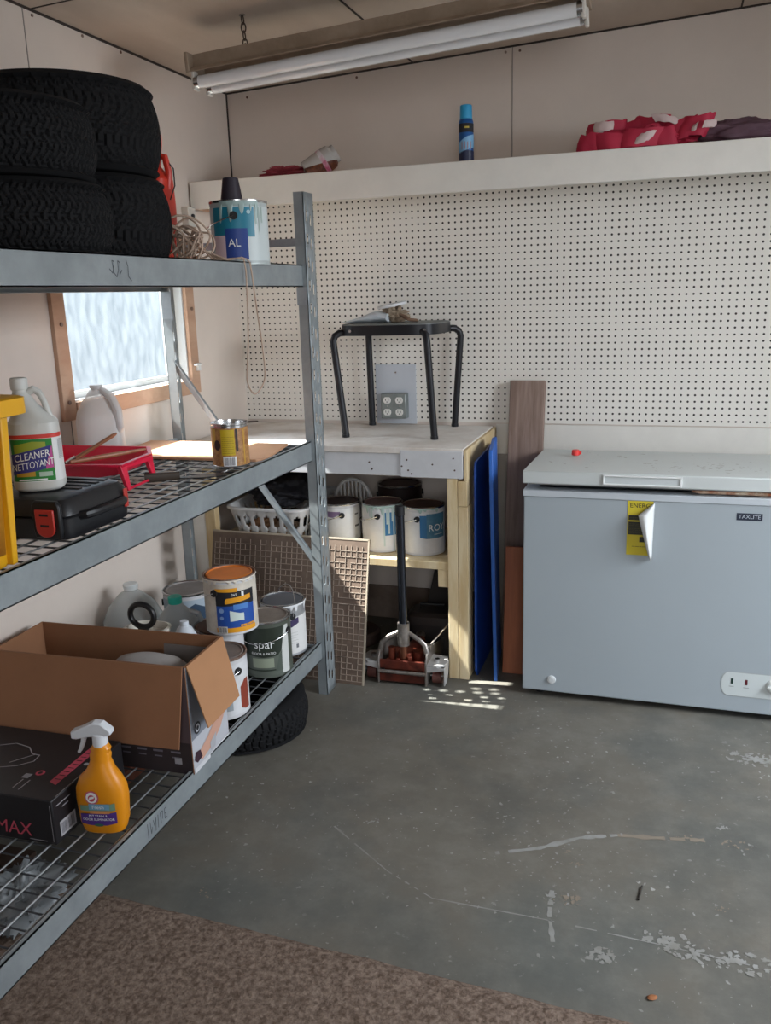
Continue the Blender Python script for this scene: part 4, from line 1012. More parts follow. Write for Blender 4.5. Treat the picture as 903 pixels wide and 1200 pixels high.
# second basket piece seen between rack post and cans
b2 = thing('basket_end', 'off white slatted plastic basket end leaning behind the left bench can', 'basket', (.60, -.24, .4755))
mb = MB(); arc = [(.085*cos(q), 0, .13+.11*sin(q)) for q in [pi*i/16 for i in range(17)]]
mb.tube([(.085, 0, .0)]+arc+[(-.085, 0, 0)], .008, 8); mb.build('rim', M_lb, b2)
mb = MB()
for k in range(-4, 5):
    x = k*.018; zt2 = .13+.11*math.sqrt(max(0, 1-(x/.085)**2)); mb.box(x-.004, x+.004, -.003, .003, 0, zt2)
mb.build('slat', M_lb, b2)

# brown mosaic panel leaning on the bench
mp = thing('patterned_panel', 'brown panel with raised square grid leaning against the bench front', 'panel', (.452, -.728, 0))
mp.rotation_euler = (R(-13), R(0), R(-1))
M_mo = mat('brown_mosaic', '#6f5d50', .6, col2='#5d4c41', vscale=8)
M_mol = mat('mosaic_line', '#98887a', .7)
PW, PH = .345, .573
mb = MB(); mb.box(-PW, PW, -.004, .004, 0, PH); mb.build('board', M_mo, mp)
mb = MB(); mb.box(PW-.006, PW, -.0055, .0045, 0, PH); mb.box(-PW, PW, -.0055, .0045, PH-.006, PH+.001); mb.build('edge_strip', mat('pale_edge', '#a39684', .6), mp)
rnd = random.Random(2)
mb = MB(); cs = .0232
nc = int(2*PW/cs); nr = int((PH-.03)/cs)
for i in range(nc):
    for j in range(nr):
        if rnd.random() < .03: continue
        x = -PW+.012+i*cs; z = .012+j*cs; g = .0022
        if rnd.random() < .93: mb.box(x, x+cs*(.9 if (i % 3) else 1.0), -.0062, -.0038, z, z+g)
        if rnd.random() < (.95 if i % 3 else .75): mb.box(x, x+g, -.0062, -.0038, z, z+cs*.9)
mb.build('raised_grid', M_mol, mp)['kind'] = 'stuff'

# items under the bench
tag(MB().prism([(-.05, 0), (.13, 0), (.13, .40), (.03, .40)], -.01, .01, 'y').build('dark_board', mat('dark_board', '#2d2622', .7), loc=(.93, -.20, .0), rot=(R(-6), 0, 0)), 'dark slanted board standing under the bench shelf behind the jack', 'board')
t = thing('tool_box', 'dark closed tool box under the bench behind the floor jack', 'tool box', (.965, -.31, 0), R(4))
MB().loft([(0, 0, 0, .10, .07, 6), (0, 0, .13, .10, .07, 6)], 40).build('case', mat('dark_case', '#25201f', .5), t)
MB().loft([(0, 0, .131, .103, .072, 6), (0, 0, .165, .10, .07, 6), (0, 0, .18, .085, .055, 5)], 40).build('lid', mat('dark_case_lid', '#2f2826', .45), t)
MB().tube([(-.05, 0, .175), (-.05, 0, .20), (.05, 0, .20), (.05, 0, .175)], .006, 8).build('handle', M_black, t)
tag(MB().lathe([(.095, 0), (.1, .005), (.1, .045), (.09, .055), (.06, .055), (.055, .045)], 40).build('round_pan', mat('rust_brown_pan', '#43322b', .7), loc=(.62, -.30, 0)), 'dark round pan on the floor under the bench', 'pan')

# ------------------------------------------------------------------ floor jack
fj = thing('floor_jack', 'steel and rust red floor jack with upright handle below the bench', 'floor jack', (.94, -.625, 0), R(2)); fj.scale = (1.08, 1.08, 1.0)
M_jr = mat('jack_red_rust', '#6b2f22', .45, .4, col2='#3f1c15', vscale=14, bump=.1)
M_js = mat('jack_plate', '#a39c96', .4, .7, col2='#7f766f', vscale=20)
for s_ in (-1, 1):
    mb = MB(); mb.prism([(-.065, .005), (.34, .02), (.40, .05), (.40, .075), (.20, .085), (.04, .13), (-.0, .155), (-.03, .15), (-.065, .10)], s_*.088-.003, s_*.088+.003, 'x'); mb.build('side_plate', M_js, fj, bevel=.001)
mb = MB(); mb.box(-.085, .085, -.062, -.052, .012, .045); mb.box(-.085, .085, -.056, -.046, .062, .098); mb.build('front_plate', M_jr, fj, bevel=.002)
MB().cyl((-.088, -.062, .053), (.088, -.062, .053), .007, 16).build('cross_bar', M_js, fj)
mb = MB(); mb.box(-.07, .07, -.045, .10, .03, .085); mb.cyl((0, 0, .085), (0, .0, .118), .03, 20); mb.cyl((-.05, -.01, .085), (-.05, -.01, .135), .013, 14); mb.cyl((.05, -.01, .085), (.05, -.01, .125), .02, 14); mb.cyl((.02, -.03, .09), (.02, -.03, .11), .012, 6); mb.cyl((-.02, -.04, .088), (-.02, -.04, .102), .008, 6)
mb.cyl((0, .02, .07), (0, .2, .07), .028, 20); mb.build('hydraulic_unit', mat('oily_red', '#6a2c20', .3, .5, col2='#8c4a38', vscale=30), fj, bevel=.002)
MB().cyl((0, -.028, .10), (0, -.03, .175), .012, 14).build('pump_rod', mat('copper_pump', '#8c5a44', .3, .7), fj)
mb = MB(); mb.tube([(0, .12, .06), (0, .24, .09), (0, .33, .10)], .02, 10); mb.cyl((0, .33, .10), (0, .33, .125), .035, 20); mb.build('lift_arm', M_js, fj)
mb = MB(); mb.tube([(0, -.03, .155), (0, -.026, .245)], .022, 16); mb.build('handle_socket', M_js, fj)
for s_ in (-1, 1):
    MB().tube([(s_*.018, -.028, .205), (s_*.055, -.034, .185), (s_*.078, -.036, .165), (s_*.088, -.036, .125)], .007, 8, flat=(1, 1.4)).build('yoke_arm', M_js, fj)
mb = MB(); mb.tube([(0, -.027, .235), (0, -.035, .68)], .0155, 20); mb.build('handle', mat('dark_chrome', '#4c4f57', .22, .95), fj)
MB().cyl((0, -.035, .68), (0, -.035, .715), .017, 20).build('handle_end', M_black, fj)
for s_ in (-1, 1):
    mb = MB(); mb.prism([(s_*.09, -.058), (s_*.128, -.062), (s_*.152, -.045), (s_*.158, .0), (s_*.148, .035), (s_*.09, .05)], .083, .090, 'z')
    mb.prism([(-.055, .083), (.02, .083), (.0, .03), (-.02, .010), (-.058, .010)], s_*.154-.002, s_*.154+.002, 'x')
    mb.prism([(s_*.09, .083), (s_*.156, .083), (s_*.156, .074), (s_*.09, .060)], -.060, -.057, 'y')
    br_ = mb.build('caster_bracket', mat('caster_plate', '#b9b7b5', .4, .3, var=.1, vscale=15), fj, bevel=.001)
    MB().cyl((s_*.106, -.012, .0305), (s_*.138, -.012, .0305), .030, 28).build('wheel', mat('caster_maroon', '#5b2f2b', .4, col2='#6f4a42', vscale=20), fj)
    MB().cyl((s_*.095, -.012, .0305), (s_*.159, -.012, .0305), .006, 12).build('axle', M_steel, fj)
    MB().cyl((s_*.12, -.012, .089), (s_*.12, -.012, .101), .010, 6).build('bolt', M_steel, fj)
MB().tube([(.09, -.01, .15), (.13, .08, .19), (.17, .2, .24)], .003, 6).build('release_rod', M_js, fj)
MB().cyl((.082, -.02, .15), (.10, -.02, .15), .013, 12).build('pivot_bolt', M_js, fj)

# ------------------------------------------------------------------ things on the bench
st = thing('metal_stool', 'black metal stool with grey seat standing on the workbench', 'stool', (.81, -.215, .922))
sx0, sy0, sz0 = .81, -.215, .922
M_sb = mat('black_metal', '#1b1b20', .4, .3)
mb = MB(); mb.loft([(0, 0, .428, .198, .168, 4.5), (0, 0, .430, .202, .172, 4.5), (0, 0, .448, .202, .172, 4.5), (0, 0, .450, .195, .166, 4.5)], 64); mb.build('seat', mat('grey_seat', '#6e716f', .5, var=.1), st)
mb = MB(); mb.loft([(0, 0, .405, .198, .168, 4.5), (0, 0, .405, .204, .174, 4.5), (0, 0, .444, .204, .174, 4.5), (0, 0, .444, .198, .168, 4.5)], 64, cap0=False, cap1=False); mb.build('seat_rim', M_sb, st)
for (tx_, ty_), (bx_, by_) in (((.592, -.375), (.633, -.382)), ((.985, -.395), (1.007, -.388)), ((.630, -.05), (.633, -.045)), ((1.038, -.05), (1.008, -.045))):
    c_ = Vector((sx0, sy0, 0)); T = Vector((tx_-sx0, ty_-sy0, 0)); Bq = Vector((bx_-sx0, by_-sy0, 0)); inn = T*.78
    mb = MB(); mb.tube([tuple(inn+Vector((0, 0, .418))), tuple(T*.90+Vector((0, 0, .416))), tuple(T*.97+Vector((0, 0, .405))), tuple(T+Vector((0, 0, .385))), tuple(T.lerp(Bq, .12)+Vector((0, 0, .34))), tuple(Bq+Vector((0, 0, .01)))], .014, 14); mb.tube([tuple(Bq+Vector((0, 0, .0))), tuple(Bq+Vector((0, 0, .012)))], .0155, 14)
    mb.build('leg', M_sb, st)
for x, y in ((-.14, -.174), (.165, -.172)): MB().cyl((x, y+.004, .424), (x, y-.003, .424), .006, 10).build('rivet', M_steel, st)
# bag, roll, lid on stool
SZ = sz0+.4505
t = thing('plastic_sack', 'white pointed plastic sack lying on the left of the stool seat', 'bag', (.715, -.245, SZ))
mb = MB(); rs = []
for i in range(25):
    f = i/24; x = -.135+.215*f; hz = .002+.045*min(1, f*1.35)**1.2*(1-.25*max(0, f-.7)/.3); wy = .01+.06*f**.6; ring = []
    for k in range(24):
        a = 2*pi*k/24; w_ = 1+.12*noise.noise((x*30, cos(a)*2, sin(a)*2)); ring.append((x, wy*cos(a)*w_, max(.0, hz*.5+hz*.5*sin(a)*w_+.003*noise.noise((x*40, a, 3)))+.0005))
    rs.append(ring)
mb.rings(rs); mb.build('sack', mat('translucent_white', '#d6dde4', .3, alpha=.95), t)
crumple('paper_wad', (.055, .05, .033), mat('beige_paper', '#a3917c', .85), 11, (.805, -.225, SZ+.0255), 'crumpled beige wrapping under the white lid on the stool', 'wrapping', .4, 3.5)
t = thing('white_lid', 'round white plastic lid tilted on the crumpled wrapping', 'plate', (.80, -.235, SZ+.062)); t.rotation_euler = (R(4), R(-9), 0)  # loose white plastic lid, tilted
MB().lathe([(.058, 0), (.060, .002), (.060, .010), (.056, .012), (.050, .009)], 40).build('disc', mat('white_plastic2', '#dadcde', .4), t)
mb = MB(); mb.tube([(.86, -.28, SZ+.02), (.885, -.30, SZ+.012), (.915, -.29, SZ+.008), (.91, -.26, SZ+.006), (.88, -.25, SZ+.008), (.87, -.27, SZ+.02), (.84, -.26, SZ+.03)], .006, 8)
tag(mb.build('twine', mat('brown_twine', '#7d6250', .9)), 'short brown twine coil on the right of the stool seat', 'string')
# outlet
t = thing('power_outlet', 'grey metal electrical box with four white sockets on a backing plate', 'outlet', (.736, -.0065, 1.0))
B('backing_plate', mat('pale_blue_plate', '#c4c8cf', .5, var=.04), t, .001, (-.093, .092, -.004, 0, -.075, .185))
B('box', mat('zinc_box', '#8d9391', .45, .5, var=.15, vscale=30), t, .003, (-.056, .057, -.052, -.004, -.046, .063))
for x in (-.027, .028):
    for z in (-.018, .034):
        mb = MB(); mb.use(mat('ivory_socket', '#e3e1dc', .4)); mb.X = Matrix.Translation((x, -.052, z)); mb.prism([(.017*cos(2*pi*i/20), max(-.0135, min(.0135, .017*sin(2*pi*i/20)))) for i in range(20)], -.004, 0, 'y')
        mb.use(M_dark); mb.box(-.0075, -.0052, -.0048, -.0038, -.002, .007); mb.box(.0052, .0075, -.0048, -.0038, -.002, .006); mb.box(-.0022, .0022, -.0048, -.0038, -.009, -.005)
        mb.build('socket', None, t)
mb = MB()
for z in (.008,):
    for x in (-.027, .028): mb.cyl((x, -.052, z), (x, -.0545, z), .003, 8)
mb.cyl((.0, -.004, .15), (0, -.006, .15), .004, 8)
mb.build('screw', M_steel, t)
tag(MB().tube([(.015, -.03, .925), (.06, -.02, .9265)], .004, 8).build('pencil_stub', mat('grey_stub', '#6b5f58', .6)), 'short dark stub lying in the back left corner of the bench', 'pencil')

# ------------------------------------------------------------------ boards between bench and freezer
M_blue = mat('blue_board', '#1548a0', .5, col2='#0f3c8c', vscale=5)
t = thing('blue_panel', 'dark blue foam panel standing on edge against the bench side', 'panel', (1.205, -.34, 0), 0)
mb = MB(); mb.prism([(-.215, .03), (-.19, .0), (.20, 0), (.20, .87), (.13, .885), (-.205, .868), (-.215, .85)], -.004, .004, 'x'); mb.build('sheet', M_blue, t, bevel=.001)
mb = MB(); mb.X = Matrix.Rotation(R(-1.2), 4, 'Y')
mb.prism([(-.17, .0), (.12, 0), (.12, .92), (.04, .93), (-.155, .915), (-.17, .89)], -.007, .007, 'x')
tag(mb.build('blue_panel', mat('lit_blue_board', '#2a63b8', .45), bevel=.002, loc=(1.264, -.40, 0), rot=(0, 0, R(7.5))), 'blue panel in lit brighter colour seen edge on beside the dark blue one', 'panel')  # blue board whose lit side is put into a brighter colour
M_gw = mat('weathered_wood', '#9a8478', .8, col2='#7c665b', vscale=5, stretch=(6, 6, .45), bump=.25, bscale=40)
pl = MB(); pl.box(-.072, .072, -.018, .018, 0, 1.135)
tag(pl.build('wooden_plank', M_gw, loc=(1.32, -.235, 0), rot=(R(-10.2), 0, 0), bevel=.002), 'tall weathered grey brown plank leaning on the wall by the freezer', 'plank')
M_ob = mat('orange_wood', '#a8603a', .5, col2='#8f4e2e', vscale=5, stretch=(5, 5, .4))
tag(MB().box(-.05, .05, -.01, .01, 0, .51).build('wooden_board', M_ob, loc=(1.347, -.475, 0), rot=(R(-8), 0, 0), bevel=.002), 'short reddish orange wooden board between blue panel and freezer', 'board')
struct(B('trim_5', mat('grey_wall_strip', '#a09a92', .7, var=.08), None, .001, (1.188, 1.30, -.0075, -.0005, 0, .80)))

# ------------------------------------------------------------------ chest freezer
fz_ = thing('chest_freezer', 'white chest freezer with lid slightly ajar along the back wall', 'freezer', (1.905, -.395, 0))
FX0, FX1, FY0, FY1 = 1.405-1.905, .50, -.66+.395, .265
M_fr = mat('freezer_enamel', '#a1a9ae', .38, var=.025, vscale=3, spec=.4)
M_fl = mat('freezer_lid', '#c2c6c4', .45, var=.03, vscale=5)
mb = MB(); mb.box(FX0, FX1, FY0, FY0+.045, .026, .774); mb.box(FX0, FX1, FY1-.045, FY1, .026, .774); mb.box(FX0, FX0+.045, FY0+.045, FY1-.045, .026, .774); mb.box(FX1-.045, FX1, FY0+.045, FY1-.045, .026, .774); mb.box(FX0+.002, FX1-.002, FY0+.002, FY1-.002, .028, .07)
mb.build('cabinet', M_fr, fz_, bevel=.004)
mb = MB(); e_ = .003
o1 = [(FX0-e_, FY0-e_), (FX1+e_, FY0-e_), (FX1+e_, FY1+e_), (FX0-e_, FY1+e_)]; i1 = [(FX0+.05, FY0+.05), (FX1-.05, FY0+.05), (FX1-.05, FY1-.05), (FX0+.05, FY1-.05)]
mb.rings([[(x, y, .773) for x, y in o1], [(x, y, .795) for x, y in o1], [(x, y, .797) for x, y in i1], [(x, y, .74) for x, y in i1]], False, False); mb.build('rim', mat('rim_grey', '#b9bfc4', .45), fz_, bevel=.002)
mb = MB(); mb.box(FX0+.046, FX1-.046, FY0+.046, FY1-.046, .0705, .4); mb.build('liner', mat('dark_liner', '#3c4048', .6), fz_)
lid = MB(); lid.X = Matrix.Translation((0, FY1, .800)) @ Matrix.Rotation(R(-1.9), 4, 'X')
lid.box(FX0-.004, FX1+.004, FY0-FY1-.012, .0, .002, .048)
lo = lid.build('lid', M_fl, fz_, bevel=.004)
g_ = MB(); g_.X = lid.X; g_.box(FX0+.015, FX1-.015, FY0-FY1+.006, -.012, -.003, .0015); g_.build('gasket', mat('gasket_grey', '#8a8b8c', .7), lo)
hm = MB(); hm.X = lid.X; yb_ = FY0-FY1-.012
hm.box(-.228, .03, yb_-.006, yb_, .008, .013); hm.box(-.228, .03, yb_-.006, yb_, .037, .042); hm.box(-.228, -.222, yb_-.006, yb_, .008, .042); hm.box(.024, .03, yb_-.006, yb_, .008, .042); hm.build('handle', mat('handle_white', '#e2e3e1', .4), lo, bevel=.001)
hm = MB(); hm.X = lid.X; hm.box(-.222, .024, yb_-.002, yb_-.0002, .013, .037); hm.build('handle_recess', mat('recess_grey', '#bfc4c4', .5), lo)
mb = MB(); mb.X = lid.X
M_grime = mat('brown_grime', '#8b8178', .9)
rnd = random.Random(9)
for k in range(110):
    x = rnd.uniform(FX0+.03, FX1-.05); y = rnd.uniform(-.50, -.06)
    if rnd.random() < .6: y = -.42+.25*rnd.random()*(.5+x) ; x = rnd.uniform(-.1, .45)
    r_ = rnd.uniform(.001, .005); blotch(mb, x, max(y, -.51), r_, k, rnd.uniform(1, 3.5), rnd.uniform(-.4, .4), .0488)
mb.build('grime', M_grime, lo)
for x in (FX0+.06, FX1-.06):
    for y in (FY0+.06, FY1-.06): MB().lathe([(.018, 0), (.018, .024), (.014, .0265)], 16, c=(x, y)).build('foot', M_black, fz_)
mb = MB(); mb.X = Matrix.Translation((1.514-1.905, FY0, .076)) @ Matrix.Rotation(R(90), 4, 'X'); mb.lathe([(.0155, 0), (.0155, .004), (.013, .006), (.011, .005), (.009, .007), (.0, .007)], 28, cap1=False); mb.build('drain_plug', mat('plug_white', '#d2d4d4', .45), fz_)
d = Decal(planemap((-1.905, FY0, 0), (1, 0, 0), (0, 0, 1)))
d.rect(2.112, .7195, 2.192, .744, mat('badge_navy', '#1d2638', .4), 0, 1); d.text('TAXLITE', 2.152, .7315, .018, mat('badge_silver', '#b9c0c8', .3), 1); d.build('badge', fz_)
d = Decal(planemap((-1.905, FY0, 0), (1, 0, 0), (0, 0, 1)))
pp = [(2.122+.024*cos(q), .131+.046*sin(q)) for q in [pi/2+pi*i/12 for i in range(13)]]+[(2.39, .085), (2.39, .177)]
d.poly(pp, mat('panel_edge', '#a4a9a8', .5), 0); d.poly([(x+.0025 if x < 2.2 else x-.003, .131+(y-.131)*.95) for x, y in pp], mat('panel_pale', '#c5cbca', .45), 1)
d.rect(2.131, .132, 2.139, .152, mat('led_green', '#123028', .3), 2, 1); d.rect(2.177, .131, 2.185, .151, mat('led_red', '#5a1522', .3), 2, 1)
d.rect(2.126, .121, 2.142, .123, mat('tiny_text', '#8d9292', .5), 2, 1); d.rect(2.172, .120, 2.19, .122, mat('tiny_text', '#8d9292', .5), 2, 1); d.build('control_panel', fz_)
mb = MB(); mb.X = Matrix.Translation((2.27-1.905, FY0-.001, .135)) @ Matrix.Rotation(R(90), 4, 'X'); mb.lathe([(.026, 0), (.026, .004), (.020, .012), (.018, .013)], 28); mb.box(-.022, .022, -.0035, .0035, .012, .018); mb.build('thermostat_dial', mat('dial_white', '#d0d4d2', .45), fz_)
# energy sticker
t = thing('energy_label', 'yellow energy guide sticker peeling from the freezer front', 'sticker', (1.763, -.6615, .578))
d = Decal(planemap((0, 0, 0), (1, 0, 0), (0, 0, 1)), h0=.0)
yl = mat('sticker_yellow', '#cfbb2c', .5); bk = mat('sticker_black', '#26251c', .5)
d.rect(0, 0, .084, .193, yl, 0, 1); d.text('ENERGY', .0475, .176, .022, bk, 1, sx=1.0)
d.rect(.004, .125, .075, .142, bk, 1, 1); d.rect(.004, .073, .06, .119, bk, 1, 1); d.rect(.042, .047, .08, .066, bk, 1, 1)
d.lines(.007, .078, .055, .116, mat('sticker_olive', '#57511f', .5), 2, n=7, fill=.3); d.lines(.018, .03, .075, .036, mat('sticker_olive', '#57511f', .5), 1, n=1, fill=.3); d.lines(.006, .128, .045, .138, mat('sticker_olive', '#57511f', .5), 2, n=2, fill=.3)
d.build('sticker_face', t)
mb = MB(); A = Vector((.088, -.003, .193)); D_ = Vector((.074, -.003, -.006)); nseg = 14
pts0 = []; pts1 = []
rs = []
cor = [Vector((.036, -.030, .150)), Vector((.060, -.035, .06)), Vector((.078, -.012, -.010))]
edgeA = [Vector((.088, -.001, .190)).lerp(Vector((.086, -.004, -.012)), i/10) for i in range(11)]
edgeB = []
for i in range(11):
    f = i/10
    if f < .2: p = Vector((.086, -.004, .187)).lerp(cor[0], f/.2)
    elif f < .6: p = cor[0].lerp(cor[1], (f-.2)/.4)
    else: p = cor[1].lerp(cor[2], (f-.6)/.4)
    edgeB.append(p)
for i in range(11):
    a = edgeA[i]; c = edgeB[i]; row = []
    for k in range(9):
        q = k/8; p = a.lerp(c, q); bulge = .022*sin(pi*q)*min(1, (a-c).length/.03); p = p+Vector((0, -bulge, 0)); row.append(tuple(p))
    rs.append(row)
mb.rings(rs, False, False, closed=False); pk = mb.build('peeled_backing', mat('sticker_back', '#d7d8d6', .5), t, solid=.0006); pk['label'] = 'white curled backing of the sticker'
t = thing('bottle_cap', 'small red plastic cap lying on the freezer lid', 'cap', (1.548, -.31, .8595)); 
MB().lathe([(.014, 0), (.0155, .002), (.0145, .018), (.012, .021), (.0, .021)], 24, cap1=False).build('cap', mat('cap_red', '#e23b36', .4), t)
MB().box(.012, .022, -.006, .006, .004, .015).build('tab', mat('cap_red', '#e23b36'), t, bevel=.001)
M_pk = mat('food_packet', '#d9c9b2', .45, col2='#a8623c', vscale=22)
t = MB(); rs = []
for i in range(31):
    f = i/30; x = f*.40; hz = .012 if f > .06 else .003+.15*f; ring = []
    for k in range(20):
        a = 2*pi*k/20; ring.append((x, .05*cos(a), hz*sin(a)*(1+.15*noise.noise((x*25, a, 0)))))
    rs.append(ring)
t.rings(rs); tag(t.build('food_packet', M_pk, loc=(1.968, -.607, .8085), rot=(0, R(.0), R(0)), smooth=50), 'brown and cream food packet wedged under the freezer lid', 'packet')

# ------------------------------------------------------------------ fluorescent fixture
lf = thing('light_fixture', 'unlit twin tube fluorescent fixture hung by chain from the ceiling', 'light', (.975, -.86, 2.248)); lf.rotation_euler = (0, R(-3.4), R(0))
M_fx = mat('dusty_fixture', '#a08e7c', .5, col2='#8c7a68', vscale=10)
L2 = .625
mb = MB(); prof = [(-.075, -.012), (-.062, .0), (-.035, .0), (-.03, .045), (.03, .045), (.035, .0), (.062, .0), (.075, -.012), (.075, -.009), (.060, .004), (.04, .006), (.034, .05), (-.034, .05), (-.04, .006), (-.060, .004), (-.075, -.009)]
mb.prism([(a, b_) for a, b_ in prof], -L2, L2, 'x'); mb.build('housing', M_fx, lf)
B('end_cap', M_fx, lf, .002, (-L2-.012, -L2, -.075, .075, -.014, .05)); B('end_cap', M_fx, lf, .002, (L2, L2+.012, -.075, .075, -.014, .05))
M_tube = mat('tube_glass', '#e3e4e6', .15, coat=.6, var=.03)
for y in (-.045, .045):
    tb_ = MB().cyl((-L2+.02, y, -.038), (L2-.02, y, -.038), .0195, 24).build('tube', M_tube, lf)
    mb = MB()
    for s_ in (-1, 1): mb.cyl((s_*(L2-.02), y, -.038), (s_*(L2-.004), y, -.038), .0205, 20)
    mb.build('tube_cap', M_steel, tb_)
    for s_ in (-1, 1): MB().box(s_*(L2-.002)-.006, s_*(L2-.002)+.006, y-.016, y+.016, -.062, -.004).build('lampholder', mat('ivory_holder', '#cfcac2', .5), lf, bevel=.003)
def chain(x, nm):
    mb = MB(); z = .05; k = 0
    top_ = zc(.995+x)-2.235-x*.06-.018
    n_l = 4; st_ = (top_-z)/n_l
    while k < n_l:
        c0 = z+st_*(k+.5); a = pi/2*(k % 2)
        mb.tube([(x+.008*cos(q)*cos(a), .008*cos(q)*sin(a), c0+(st_*.62)*sin(q)) for q in [2*pi*i/16 for i in range(16)]], .0022, 6, closed=True); k += 1
    mb.tube([(x-.018, 0, .052), (x, 0, z+.012), (x+.018, 0, .052)], .002, 6)
    mb.build('chain', mat('dark_chain', '#4b3e36', .5, .7), lf)
    mb = MB(); mb.cyl((x, 0, top_), (x, 0, top_+.016), .010, 12); mb.build('ceiling_hook', M_steel, lf)
chain(-.45, 0); chain(.50, 1)

# ------------------------------------------------------------------ things on the wall shelf
SZ1 = 1.9435
t = thing('spray_can', 'slim blue aerosol can with bright blue cap on the wall shelf', 'spray can', (1.13, -.33, 1.94))
MB().lathe([(.026, 0), (.027, .003), (.027, .14), (.024, .150), (.021, .153)], 32).build('body', mat('can_deep_blue', '#1f5a9c', .35, .3), t)
MB().lathe([(.0225, .150), (.0228, .153), (.0215, .196), (.019, .199), (.0, .199)], 32, cap1=False).build('cap', mat('cap_cyan', '#2f9fd0', .4), t)
d = Decal(cylmap(.027, -1.25), h0=.0004); d.rect(-.04, .105, .04, .135, M_dark, 0); d.rect(-.008, .118, .008, .124, mat('gold_print', '#b5a03c', .5), 1); d.strip([(-.035, .03, .07), (0, .045, .09), (.035, .055, .10)], mat('can_sky', '#7fb2d8', .4), 1)
[d.strip([(u_, .045, .07), (u_+.004, .048, .075)], mat('dull_pink_print', '#a08a90', .5), 2) for u_ in (-.02, -.010, .0, .012)]; d.strip([(-.035, .006, .035), (0, .006, .045), (.035, .006, .04)], mat('can_dark_navy', '#1c2444', .4), 1); d.build('label', t)
t = thing('plastic_jar', 'tipped clear plastic jar with brown contents on the wall shelf', 'jar', (.552, -.30, 1.9415)); t.rotation_euler = (R(0), R(0), R(20))
jm = MB(); jm.X = Matrix.Translation((-.005, 0, .046)) @ Matrix.Rotation(R(58), 4, 'Y') 
jm.lathe([(.040, -.07), (.045, -.065), (.046, .02), (.044, .045), (.034, .055), (.034, .068), (.032, .07)], 32); jm.build('jar', mat('jar_plastic', '#b5b0ab', .2), t)
jc = MB(); jc.X = jm.X; jc.lathe([(.0405, -.0702), (.0455, -.0655), (.0465, .02), (.0445, .0455), (.0345, .0555)], 32); jo = jc.build('contents', mat('brown_granules', '#7a4428', .6, col2='#451f18', vscale=60), t)
bm = bmesh.new(); bm.from_mesh(jo.data); g_ = bmesh.ops.bisect_plane(bm, geom=bm.verts[:]+bm.edges[:]+bm.faces[:], plane_co=(0, 0, .040), plane_no=(-.25, 0, 1), clear_outer=True)
bmesh.ops.holes_fill(bm, edges=[e for e in bm.edges if e.is_boundary]); bm.to_mesh(jo.data); bm.free()
jl = MB(); jl.X = jm.X; jl.lathe([(.0476, .0), (.0476, .018)], 32, cap0=False, cap1=False); jl.build('label', mat('pink_white_label', '#c9c6c8', .5, col2='#b04a6a', vscale=18), t)

M_pr = mat('crimson_cloth', '#b3203f', .7, var=.1, vscale=15); M_prw = mat('pinkish_white_cloth', '#c9b3b0', .8)
def ribbon(mb, pts, w_, thick=.002, tw=None):
    rs = []
    P = [Vector(p) for p in pts]
    for i, p in enumerate(P):
        t_ = (P[min(i+1, len(P)-1)]-P[max(i-1, 0)]).normalized(); up = Vector(tw[i]) if tw else Vector((0, 1, 0)); sd = up.normalized(); n_ = t_.cross(sd).normalized()*thick
        rs.append([tuple(p+sd*w_/2+n_), tuple(p+sd*w_/2-n_), tuple(p-sd*w_/2-n_), tuple(p-sd*w_/2+n_)])
    mb.rings(rs)
t = thing('red_streamer', 'crumpled red and white ribbon streamers heaped on the wall shelf', 'ribbon', (1.76, -.31, SZ1))
def curl(mb, cx1, cy1, r_, w_, zb_, tilt, turns, elong, seed):
    """a band standing on edge, coiled in plan and leaning"""
    pts = []; tw = []; n_ = int(30*turns)
    for i in range(n_+1):
        a = 2*pi*i/30+seed; q = r_*(1-.2*i/30+.25*noise.noise((i*.22, seed*3, 0)))
        pts.append((cx1+q*cos(a)*elong, cy1+q*sin(a)*.7, zb_+w_/2+tilt*.3*cos(a)*r_+.008*noise.noise((i*.3, seed, 4))))
        tw.append((.35*noise.noise((i*.15, seed, 7))+tilt, .3*noise.noise((i*.2, seed, 9)), 1))
    P = [Vector(p) for p in pts]; rs = []
    for i, p in enumerate(P):
        t_ = (P[min(i+1, n_)]-P[max(i-1, 0)]).normalized(); sd = Vector(tw[i]).normalized(); nn_ = t_.cross(sd).normalized()*.0014
        w2 = w_*(1+.2*noise.noise((i*.2, seed, 2)))/2
        rs.append([tuple(p+sd*w2+nn_), tuple(p+sd*w2*.0+nn_*(4+3*noise.noise((i*.4, 2, seed)))), tuple(p-sd*w2+nn_), tuple(p-sd*w2-nn_), tuple(p+sd*w2-nn_)])
    mb.rings(rs)
rspec = [(-.175, -.02, .045, .062, .0, .15, 1.3, 1.1, 0), (-.10, -.03, .05, .055, .0, -.3, 1.2, 1.5, 2), (-.02, -.03, .055, .06, .0, .3, 1.2, 1.5, 4), (.06, -.02, .045, .065, .0, -.2, 1.2, 1.2, 1), (-.13, .03, .05, .05, .055, .2, 1.1, 1.4, 3), (-.02, .04, .055, .05, .05, -.1, 1.1, 1.5, 5), (.10, .0, .05, .055, .03, .35, 1.2, 1.1, 6), (.165, -.02, .045, .075, .02, .25, 1.3, 1.0, 2.5), (.02, .03, .05, .05, .06, .15, 1.2, 1.4, 7)]
for q in rspec:
    mr_ = MB(); curl(mr_, *q); mr_.build('red_ribbon', M_pr, t, smooth=50)
for q in ((-.13, -.035, .03, .03, .065, .1, .6, 1.3, 8), (.00, -.06, .03, .04, .01, .8, .5, 1.0, 9), (.06, -.02, .03, .03, .075, -.6, .6, 1.4, 10), (.185, -.045, .034, .022, .045, .3, .9, 1.1, 11)):
    mw_ = MB(); curl(mw_, *q); mw_.build('white_ribbon', M_prw, t, smooth=50)
